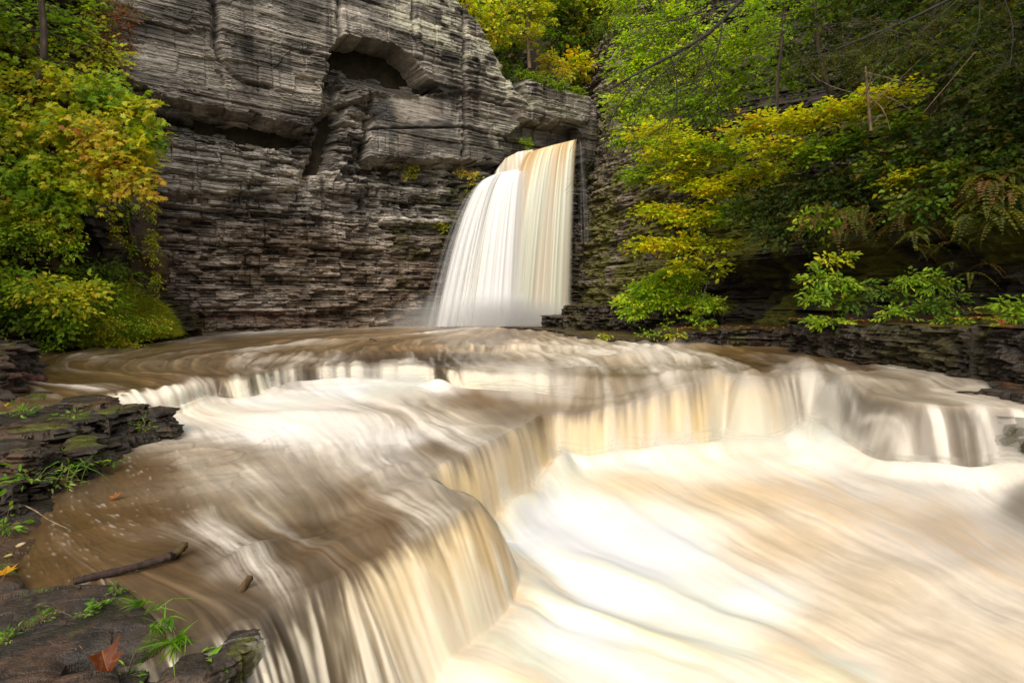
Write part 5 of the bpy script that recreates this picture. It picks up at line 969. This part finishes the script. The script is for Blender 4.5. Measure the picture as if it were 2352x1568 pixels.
bough('hemlock_bough', 'feathery olive bough hanging in the top right', [(2350, -80, 9.5), (2200, -10, 9.3), (2080, 50, 9.2), (1980, 90, 9.1), (1880, 130, 9)],
      [[(2200, 0, 9.3), (2100, 90, 9.1), (2000, 150, 9)], [(2080, 50, 9.2), (1950, 50, 9.1), (1800, 70, 9)], [(2250, -20, 9.3), (2250, 80, 9.1), (2180, 170, 9)], [(2300, -20, 9.4), (2330, 60, 9.2), (2320, 150, 9)], [(2050, 60, 9.1), (1960, 130, 9), (1890, 110, 9)]], 52, .03, OL, 1.1)
# bare branches among the foliage
for lb, pts in (('bare grey branch reaching right from the pale snag', [(1985, 165, 13.8), (2060, 185, 13.6), (2120, 205, 13.5)]), ('bare forked branch sloping down right below the snag', [(1990, 210, 13.8), (2050, 225, 13.6), (2100, 260, 13.4)]), ('short pale branch hooking down beside the snag', [(1995, 220, 13.8), (2030, 250, 13.6), (2045, 300, 13.5)]), ('thin bare branch high on the right running down to the left', [(2240, 120, 12), (2180, 190, 12), (2120, 260, 12)])):
    pp = smooth_line([at_y(*p) for p in pts], 2); tb = Tubes(); tb.add(pp-pp[0], .014, .005, 5); o = tb.build('bare_branch', M_PALEBARK, None); o.location = pp[0]; o['label'] = lb; o['category'] = 'branch'; o['group'] = 'bare branches on the right slope'
# ---------------------------------------------------------------- plants low on the right
plant('bright_bush', 'bright green bush on the dark slab beside the foot of the falls', 'shrub', at_y(1530, 740, 22.4), [(1450, 690, 21.8, .6, .5, .2, 70, LM), (1490, 660, 21.6, .7, .5, .3, 150, LM), (1540, 640, 21.5, .6, .5, .35, 160, LM), (1590, 640, 21.5, .5, .5, .4, 90, LM), (1530, 690, 21.4, .8, .5, .25, 150, LM), (1600, 690, 21.2, .6, .4, .25, 70, LM), (1460, 715, 21.6, .5, .4, .25, 50, LM), (1640, 700, 20.8, .4, .3, .25, 40, LM)],
      R_(61), leaf=.12, K=8, sprayL=.4, trunk=[at_y(1530, 740, 22.4), at_y(1540, 680, 21.8)], trunk_r=.02, droop=.2, tilt=.45, shape='oval', asp=.7, face=(-.2, -.5, .3), limb_r=.01)
plant('drooping_branch', 'thin drooping branch with maple leaves hanging in front of the dark hollow', 'branch', at_y(1655, 580, 19.5), [(1650, 600, 19.3, .35, .3, .15, 14, YG), (1625, 690, 19.2, .3, .3, .2, 16, G), (1600, 725, 19.2, .35, .3, .15, 16, G), (1660, 620, 19.2, .2, .2, .2, 8, YG), (1635, 735, 19, .25, .2, .12, 10, G)], R_(62), leaf=.14, K=6, sprayL=.4, trunk=[at_y(1660, 560, 19.6), at_y(1640, 620, 19.4), at_y(1615, 670, 19.3), at_y(1612, 740, 19.1)], trunk_r=.025, shape='maple', droop=.3, tname='stem', cname='leaves', limb_r=.006)
plant('leafy_plant', 'tall weed with yellow green leaves catching light on the right ledge', 'plant', at_y(1910, 745, 14.6), [(1935, 590, 14.1, .25, .25, .12, 16, YG), (1900, 600, 14.1, .25, .2, .12, 14, YG), (1880, 640, 14.1, .35, .3, .2, 34, G), (1930, 650, 14, .35, .3, .2, 40, G), (1870, 680, 14, .25, .2, .2, 20, G), (1940, 690, 14, .3, .3, .2, 30, DG), (1900, 735, 14, .5, .3, .1, 40, G), (1975, 660, 13.9, .3, .2, .15, 20, DG)], R_(63), leaf=.12, K=6, sprayL=.35, trunk=[at_y(1910, 745, 14.6), at_y(1915, 690, 14.3), at_y(1925, 600, 14.1)], trunk_r=.012, shape='oval', asp=.6, face=(-.3, -.6, .2), limb_r=.006, tname='stem', cname='leaves')
plant('leafy_plant', 'low spreading plant between the tall weed and the hanging ferns on the right ledge', 'plant', at_y(2100, 742, 12.9), [(2040, 670, 12.8, .3, .3, .15, 28, DG), (2090, 640, 12.6, .35, .3, .15, 34, G), (2150, 650, 12.4, .3, .3, .2, 34, G), (2060, 715, 12.5, .35, .3, .12, 40, G), (2130, 705, 12.3, .4, .3, .15, 50, DG), (2190, 690, 12.1, .3, .3, .2, 30, DG), (2200, 735, 12, .4, .2, .08, 26, G)], R_(64), leaf=.1, K=7, sprayL=.3, trunk_r=.012, shape='oval', asp=.5, face=(-.3, -.5, .3), limb_r=.006, tname='stem', cname='leaves')
plant('leafy_plant', 'plant with broad pointed leaves at the right edge of the picture on the stone ledge', 'plant', at_y(2340, 745, 10.6), [(2310, 700, 10.4, .2, .2, .1, 12, G), (2345, 695, 10.3, .25, .2, .15, 16, G), (2330, 725, 10.3, .3, .2, .08, 18, G)], R_(65), leaf=.12, K=6, sprayL=.25, trunk_r=.01, shape='oval', asp=.5, face=(-.3, -.4, .4), limb_r=.005, tname='stem', cname='leaves')
plant('ledge_sprig', 'small green sprig growing from the face of the stone ledge', 'plant', at_y(2095, 765, 11.9), [(2095, 758, 11.8, .12, .1, .08, 12, G), (2105, 775, 11.8, .1, .1, .08, 8, YG), (2030, 762, 12.4, .08, .06, .06, 6, YG)], R_(66), leaf=.09, K=5, sprayL=.16, trunk_r=.005, shape='oval', asp=.5, limb=False, tname='stem', cname='leaves')
plant('ledge_sprig', 'low green weeds where the right bank ledge meets the fast water', 'plant', at_y(1540, 775, 17.8), [(1490, 765, 18.2, .35, .2, .12, 20, G), (1550, 770, 17.8, .35, .2, .1, 26, YG), (1400, 772, 19, .3, .2, .06, 14, YG), (1530, 745, 18, .15, .15, .2, 10, G)], R_(67), leaf=.1, K=5, sprayL=.2, trunk_r=.006, shape='oval', asp=.5, limb=False, tname='stem', cname='leaves')
FG = [((96, 104, 26), 3), ((128, 132, 36), 2), ((70, 84, 22), 2), ((130, 92, 50), 1)]
ferns('fern', 'long green fern in the hanging curtain at the right edge of the bank', at_y(2290, 430, 11.4), [(2220+rx*140, 400+ry*110, 11.6-.3*rx) for rx, ry in R_(71).random((34, 2))], R_(71), FG, L=.62, per=6, droop=.9, out=(-.3, -.3, -.1), group='fern curtain at the right edge')
ferns('fern', 'browning fern drooping over the dark overhang below the middle shrubs', at_y(1900, 530, 14.8), [(1840+rx*260, 470+ry*60, 15.4-1.6*rx) for rx, ry in R_(72).random((26, 2))], R_(72), [((110, 86, 44), 2), ((96, 104, 26), 3), ((130, 100, 60), 1)], L=.55, per=4, droop=1.1, out=(-.3, -.4, -.1), group='ferns over the dark overhang')
ferns('fern', 'dark fern on the bank just above the low plants of the right ledge', at_y(2110, 600, 12.8), [(2080+rx*220, 520+ry*120, 12.8-.8*rx) for rx, ry in R_(73).random((16, 2))], R_(73), FG, L=.45, per=5, droop=.9, out=(-.3, -.4, -.1), group='dark ferns above the ledge plants')
ferns('fern', 'single fern with one rusty frond on the stone ledge at the far right', at_y(2300, 745, 9.8), [(2300, 752, 9.7)], R_(74), [((150, 150, 40), 3), ((160, 100, 60), 1)], L=.42, per=7, droop=.8, out=(-.1, -.5, 0))
ferns('fern', 'lone fern hanging on the shaded ledge face just above the water', at_y(2212, 835, 10.6), [(2212, 832, 10.4)], R_(75), [((84, 100, 26), 1)], L=.25, per=4, droop=1.2)

# ================================================================== SMALL THINGS
def tagged(o, label, cat, group=None):
    o['label'] = label; o['category'] = cat
    if group: o['group'] = group
    return o
# out of view on the near right bank: trees added to shade the ledges
for k, (x, y, zt, rr, lb) in enumerate([(11.0, 4.0, 9.4, 3.0, 'unseen leafy tree added on the near right bank to shade the stone ledge'), (12.2, 8.6, 9.5, 2.6, 'unseen shade tree added on top of the right wall beside the ledge ferns')]):
    rng = R_(90+k); base = np.array([x+.6, y, 3.2]); t = thing('offscreen_shade_tree', lb, 'tree', tuple(base), 'unseen trees added to shade the right bank'); tb = Tubes(); tb.add(bend(base, (x, y, zt), rng, .04, 8), .16, .07, 8); arr = []
    for j in range(13):
        c = np.array([x, y, zt])+rng.normal(size=3)*np.array([rr*.55, rr*.6, .8]); tb.add(bend((x, y, zt-1.5), c, rng, .1, 6), .05, .02, 5)
        d = unit(rng.normal(size=(120, 3))); O = c+d*(rng.random((120, 1))**.4)*np.array([1.4, 1.4, .7]); L = .5+.5*rng.random(120); tb.sticks(O, d, L, .006, .2); arr += spray_leaves(rng, O, d, L, 7, .17, DG, .2, .4, asp=.7)
    tb.build('trunk', M_BARK, t); leaves_mesh('crown', arr, M_LEAF, t)
# log with a broken end at the left edge
def log(name, label, pts, r, seed, mat, cat, parent=None, wob=.35, sides=18, group=None, taper=.8):
    rng = R_(seed); line = smooth_line(np.array(pts), 3); org = line[0].copy(); tb = Tubes(); tb.add(line-org, r, r*taper, sides, seed, wob); o = tb.build(name, mat, None); o.location = org; return tagged(o, label, cat, group)
log('log', 'wet reddish brown log with a broken end at the left edge of the pool', [at_y(-130, 838, 10.3), at_y(-20, 858, 10.1), at_y(50, 872, 10.0), at_y(97, 876, 9.95)], .13, 3, bark_mat('red_log', (96, 50, 36), (24, 12, 10)), 'log', wob=.6)
# branch in the shallow pool, water piling against it
log('branch', 'half sunken dark branch with foam against it in the shallow foreground pool', [at_z(170, 1335, -.34), at_z(240, 1318, -.325), at_z(310, 1302, -.32), at_z(370, 1285, -.31), at_z(395, 1275, -.29)], .022, 5, M_WETWOOD, 'branch', sides=9, taper=1.2)
log('branch_stub', 'mossy brown stump of wood standing out of the shallow pool at the branch end', [at_z(385, 1290, -.36), at_z(410, 1265, -.30), at_z(425, 1250, -.26)], .035, 6, bark_mat('mossy_wood', (96, 76, 36), (44, 36, 20)), 'wood', sides=9, taper=.7)
log('wood_stub', 'second mossy wood stub in the rapids near the lip of the foreground cascade', [at_z(545, 1375, -.38), at_z(560, 1345, -.33), at_z(575, 1325, -.27)], .03, 7, bark_mat('mossy_wood_b', (110, 84, 44), (50, 40, 24)), 'wood', sides=9, taper=.6)
log('snag', 'little dark snag sticking out of the upper rapids', [at_z(868, 789, -.05), at_z(860, 781, .02), at_z(850, 779, .05)], .05, 8, M_WETWOOD, 'snag', sides=7, taper=.5)
log('stick', 'long thin stick lying on the flat rock in front of the falls', [at_z(1148, 752, .06), at_z(1250, 753.5, .08), at_z(1340, 756, .12), at_z(1420, 757, .14)], .05, 9, M_WETWOOD, 'stick', sides=6, taper=.8)
# fallen leaves
def leaf_thing(label, bx, by, z, size, ang, c, mat=None, curl=.25, seed=1, tiltx=.1, tilty=.1, shape='maple', stem=True, name='fallen_leaf', group='fallen leaves on the wet rock'):
    p = at_z(bx, by, z) if not isinstance(bx, np.ndarray) else bx
    rng = R_(seed); sh, up_ = SH[shape]; out = []; n_ = 22
    # fine outline from the leaf shape, filled as a fan of rings so it can curl
    k = len(sh); ring = []
    for i in range(k):
        a, b = sh[i], sh[(i+1) % k]
        for f in np.linspace(0, 1, 5)[:-1]: ring.append(a+(b-a)*f)
    ring = np.array(ring); cen = np.array([0, .38]); rows = []
    for q_ in np.linspace(0, 1, 8): rows.append(cen+(ring-cen)*q_)
    R2 = np.array(rows); R2 = np.concatenate([R2, R2[:, :1]], 1); x, y = R2[..., 0]*size, (R2[..., 1])*size
    zz = curl*size*((x/size)**2*1.6+((y/size-.4)**2)*1.2)+.06*size*(fbm(x/size*4+seed, y/size*4, seed, 3)-.5)-.05*size*np.exp(-(x/size/.04)**2)
    ca, sa = math.cos(ang), math.sin(ang); X = x*ca-y*sa; Y = x*sa+y*ca; Z = zz+X*tiltx+Y*tilty; Z = Z-Z.min()+.004
    vein = np.exp(-(x/size/.018)**2)+.6*np.exp(-((abs(x)/size-.55*(y/size-.1)*1.1)/.018)**2)+.6*np.exp(-((abs(x)/size-1.6*(y/size-.08))/.03)**2); tone = .7+.5*fbm(x/size*5, y/size*5, seed+3, 4)
    C = lin(c)*tone[..., None]; C = C+(lin((206, 150, 100))-C)*np.clip(vein*.45, 0, .6)[..., None]
    t = thing(name, label, 'leaf', tuple(p), group); grid_obj('blade', np.stack([X, Y, Z], -1), M_LEAF, {'Col': np.clip(C, .01, .8)}, parent=t, smooth=True)
    if stem:
        tb = Tubes(); e = np.array([[0, 0, .01+Z[0, 0]*0], [sa*size*.35, -ca*size*.35, .012], [sa*size*.75-ca*size*.08, -ca*size*.75-sa*size*.08, .006]]); tb.add(smooth_line(e, 2)+np.array(t.location), .0022 if size < .2 else .003, .0016, 5); tb.build('stalk', M_PALEBARK, t)
    return t
leaf_thing('large curled rust brown leaf with a long stalk on the front rock slab', 236, 1530, -.30, .125, -2.2, (120, 62, 34), seed=3, curl=1.5, tiltx=-.35, tilty=.5)
leaf_thing('bright yellow leaf on the dark rock at the left edge', 12, 1322, -.25, .11, .6, (222, 160, 20), seed=4, curl=.2, tilty=.2)
leaf_thing('small pale cream leaf lying above the yellow leaf', 35, 1256, -.31, .06, -1.1, (214, 196, 150), seed=5, shape='oval', stem=False, curl=.15, tilty=.3)
leaf_thing('pale yellow green leaf lying on the wet edge of the pool', 10, 1278, -.31, .055, -1.6, (190, 190, 110), seed=6, shape='oval', stem=False, curl=.2)
leaf_thing('torn pale green leaf in the lower left corner', 12, 1532, -.33, .09, 1.2, (120, 168, 70), seed=7, shape='oval', stem=False, curl=.35)
leaf_thing('small yellow leaf on the wet flat above the left rocks', 12, 935, 0, .13, 1.0, (214, 176, 40), seed=8, stem=False, curl=.2, tilty=.3)
leaf_thing('brown leaf caught at the water edge beside the mossy rocks', 440*.2344*2.55+0, 1150-5, -.33, .09, .5, (170, 110, 60), seed=9, stem=False, curl=.3, tilty=.3)
# litter of leaves on the right ledge
rng = R_(95); n_ = 260; bx = 1560+rng.random(n_)*780; dd = np.interp(bx, [1560, 1800, 1812, 2340], [18.2, 18.0, 16.8, 9.9])+rng.random(n_)**1.5*1.2
zt = np.where(bx < 1810, .50, .83+.22*sst(16.5, 10, dd)); O = at_y(bx, 700, dd); O[:, 2] = zt+.03
arr = [leaf_arr(O, rng.normal(size=(n_, 3))*np.array([1, 1, .15]), np.array([0, 0, 1.])+rng.normal(size=(n_, 3))*.25, .09+.05*rng.random(n_), .07+.03*rng.random(n_), pick(rng, [((206, 130, 50), 3), ((214, 176, 70), 2), ((150, 80, 48), 3), ((120, 64, 44), 2)], n_), 'oval')]
o = leaves_mesh('leaf_litter', arr, M_LEAF, None); o['kind'] = 'stuff'; o['label'] = 'orange and brown leaf litter along the top of the right stone ledge'
# sprigs on the wet rock
def sprig(name, label, bx, by, z, n, size, seed, pal=G, h=.06, shape='oval', asp=.45, spread=1.):
    rng = R_(seed); p = at_z(bx, by, z); t = thing(name, label, 'sprig', tuple(p), 'green sprigs on the wet rock'); d = unit(rng.normal(size=(n, 3))*np.array([1, 1, .3])*spread+np.array([0, 0, .5])); O = p+np.zeros((n, 3)); L = h*(.5+rng.random(n)); tb = Tubes()
    for i in range(n): tb.add(np.array([O[i], O[i]+d[i]*L[i]*.6, O[i]+d[i]*L[i]*1.1-np.array([0, 0, L[i]*.15])]), .0022, .001, 4)
    arr = spray_leaves(rng, O, d, L, 4, size, pal, .2, .5, shape=shape, asp=asp); tb.build('stem', M_PALEBARK, t); leaves_mesh('leaves', arr, M_LEAF, t); return t
LG = [((104, 150, 36), 3), ((134, 168, 54), 2), ((78, 124, 28), 2)]
sprig('sprig', 'round clump of bright green leaves in the middle of the front slab', 232, 1387, -.30, 9, .035, 101, LG, .04, asp=.7)
sprig('sprig', 'feathery yellow green sprig left of the middle of the front slab', 193, 1412, -.30, 12, .02, 102, LG, .04)
sprig('sprig', 'moss and sprig at the top corner of the front slab by the water', 268, 1355, -.30, 12, .025, 103, LG, .05)
sprig('sprig', 'small green sprig in a crack near the left side of the front slab', 95, 1425, -.31, 8, .025, 104, LG, .05)
sprig('sprig', 'mossy tuft low at the left edge of the front slab', 20, 1470, -.31, 16, .03, 105, LG, .06)
sprig('sprig', 'leafy green sprig hanging over the front edge of the slab', 420, 1530, -.45, 9, .07, 106, LG, .14, asp=.4)
sprig('sprig', 'sprig with narrow leaves under the slab edge at the bottom of the picture', 385, 1510, -.42, 6, .05, 107, LG, .08)
sprig('sprig', 'drooping green weed under the rust brown leaf', 285, 1560, -.42, 9, .04, 108, LG, .1, asp=.25)
sprig('sprig', 'leafy sprig on the wet flat behind the left blocks', 50, 952, .0, 16, .06, 109, LG, .16)
sprig('sprig', 'weed draped down the middle of the mossy left blocks', 172, 955, -.02, 8, .07, 110, LG, .16, asp=.35)
sprig('sprig', 'green weed between the left blocks above the waterline', 160, 1075, -.2, 10, .08, 111, LG, .2, asp=.3)
sprig('sprig', 'weed on the face of the lowest left block', 75, 1105, -.12, 9, .09, 112, LG, .25, asp=.3)
sprig('sprig', 'pale green tangle of weeds where the left blocks meet the pool', 125, 1110, -.28, 22, .06, 113, [((190, 200, 130), 2), ((140, 170, 60), 3)], .2, asp=.3)
sprig('sprig', 'sprig by the small stones at the end of the left shelf', 255, 1065, -.28, 12, .05, 114, LG, .12, asp=.4)
sprig('sprig', 'thin weeds on the low ledge under the largest left block', 330, 985, -.2, 12, .06, 115, LG, .18, asp=.3)
sprig('sprig', 'green clump above the log at the left edge', 30, 832, .1, 50, .09, 116, G, .4, asp=.4)
sprig('sprig', 'weeds at the far left waterline beside the pool margin', 10, 1215, -.3, 16, .06, 117, LG, .14, asp=.4)
def tuft(name, label, bx, by, z, n, L, seed, w_=.004, lean=(.6, .1, 0), droop=.9, pal=LG, spread=.02):
    rng = R_(seed); p = at_z(bx, by, z); o = grass_obj(name, np.zeros((n, 3))+rng.normal(size=(n, 3))*spread*np.array([1, 1, .1]), rng, L, pick(rng, pal, n), w_, lean, droop); o.location = p; return tagged(o, label, 'grass tuft', 'grass tufts on the rocks')
tuft('grass_tuft', 'arching grass tuft with long blades on the tip of the front slab', 352, 1400, -.30, 11, .22, 121, .003)
tuft('grass_tuft', 'flattened bright green grass running down the edge of the front slab', 375, 1430, -.31, 34, .11, 122, .0045, (.3, -.7, -.5), .4, spread=.03)
tuft('grass_tuft', 'matted green grass hanging from the slab tip towards the spill', 405, 1470, -.34, 40, .17, 123, .006, (.2, -.5, -.7), .3, spread=.03)
tuft('grass_tuft', 'curled strip of green and white grass at the upper tip of the slab', 328, 1385, -.30, 26, .10, 124, .006, (.1, -.8, -.3), .3, spread=.012)
tuft('grass_tuft', 'long weed stems drooping from the mossy block into the pool', 190, 1065, -.1, 11, .4, 125, .006, (.5, -.6, -.2), .9, spread=.05)
tuft('grass_tuft', 'grass clump at the far left waterline above the log', 40, 838, .05, 70, .3, 126, .012, (.3, -.3, 0), .9, spread=.12)
tuft('grass_tuft', 'trailing yellow grass under the right ledge weeds at the waterline', 1590, 785, 0, 50, .4, 127, .012, (0, -.6, -.2), .5, [((190, 190, 110), 2), ((150, 160, 60), 2)], .12)
# twigs and needles on the slab
def twig(label, a, b, z, r, seed, name='twig', col=M_BARK):
    p, q_ = at_z(*a, z), at_z(*b, z); rng = R_(seed); tb = Tubes(); org = p.copy(); tb.add(bend(p-org, q_-org, rng, .03, 7), r, r*.6, 6, seed, .4); o = tb.build(name, col, None); o.location = org+np.array([0, 0, r]); tagged(o, label, 'twig', 'twigs and needles lying on the rock')
twig('reddish brown twig lying on the front slab', (127, 1402), (164, 1414), -.285, .005, 131)
twig('short split twig near the centre of the front slab', (191, 1436), (216, 1440), -.30, .004, 132)
PN = bark_mat('pine_needle', (206, 150, 84), (160, 110, 60))
twig('fallen pine needle nearest the rust brown leaf', (171, 1470), (175, 1492), -.30, .0015, 133, 'pine_needle', PN)
twig('second fallen pine needle crossing the first', (173, 1476), (189, 1489), -.30, .0012, 134, 'pine_needle', PN)
twig('pine needle by itself right of the crossed pair', (245, 1466), (264, 1458), -.30, .0012, 135, 'pine_needle', PN)
twig('long bent yellow stem reaching from the left rocks into the pool', (50, 1160), (155, 1215), -.30, .006, 136, 'weed_stem', M_PALEBARK)
twig('dark stick at the left waterline', (0, 1188), (48, 1150), -.28, .008, 137)
# trickles over the rock beside the slab
rng = R_(140); tr_ = thing('trickle', 'thin trickles of water over the dark rock face beside the front slab', 'trickle', tuple(at_z(500, 1470, ZM)))
for i, (a, w__) in enumerate([((432, 1486), .02), ((452, 1480), .05), ((478, 1466), .035), ((500, 1455), .05), ((525, 1443), .03), ((548, 1434), .06), ((572, 1432), .09), ((590, 1440), .09)]):
    p = at_z(*a, ZM-.005); nrm_ = np.array([.35, -.9]); s_ = np.array([.9, .35]); k = 24; tt = np.linspace(0, 1, k)[:, None, None]; ww = np.linspace(-1, 1, 12)[None, :, None]
    P = np.zeros((k, 12, 3)); P[..., :2] = p[:2]+s_*ww*w__*(1+.3*tt)+nrm_*(.10+.10*tt); P[..., 2] = (p[2]-.62*tt**1.4)[..., 0]-.02
    al = (1-abs(ww[..., 0])**1.5)*(.03+.34*_h(np.arange(12)[None]+np.zeros((k, 1)), np.full((k, 12), i), 9))*(1-.3*tt[..., 0])
    grid_obj('strand', P-np.array(tr_.location), M_SPRAY, {'Col': np.ones((k, 12, 3))*lin((214, 206, 192)), 'Alpha': np.clip(al, 0, 1)}, parent=tr_)
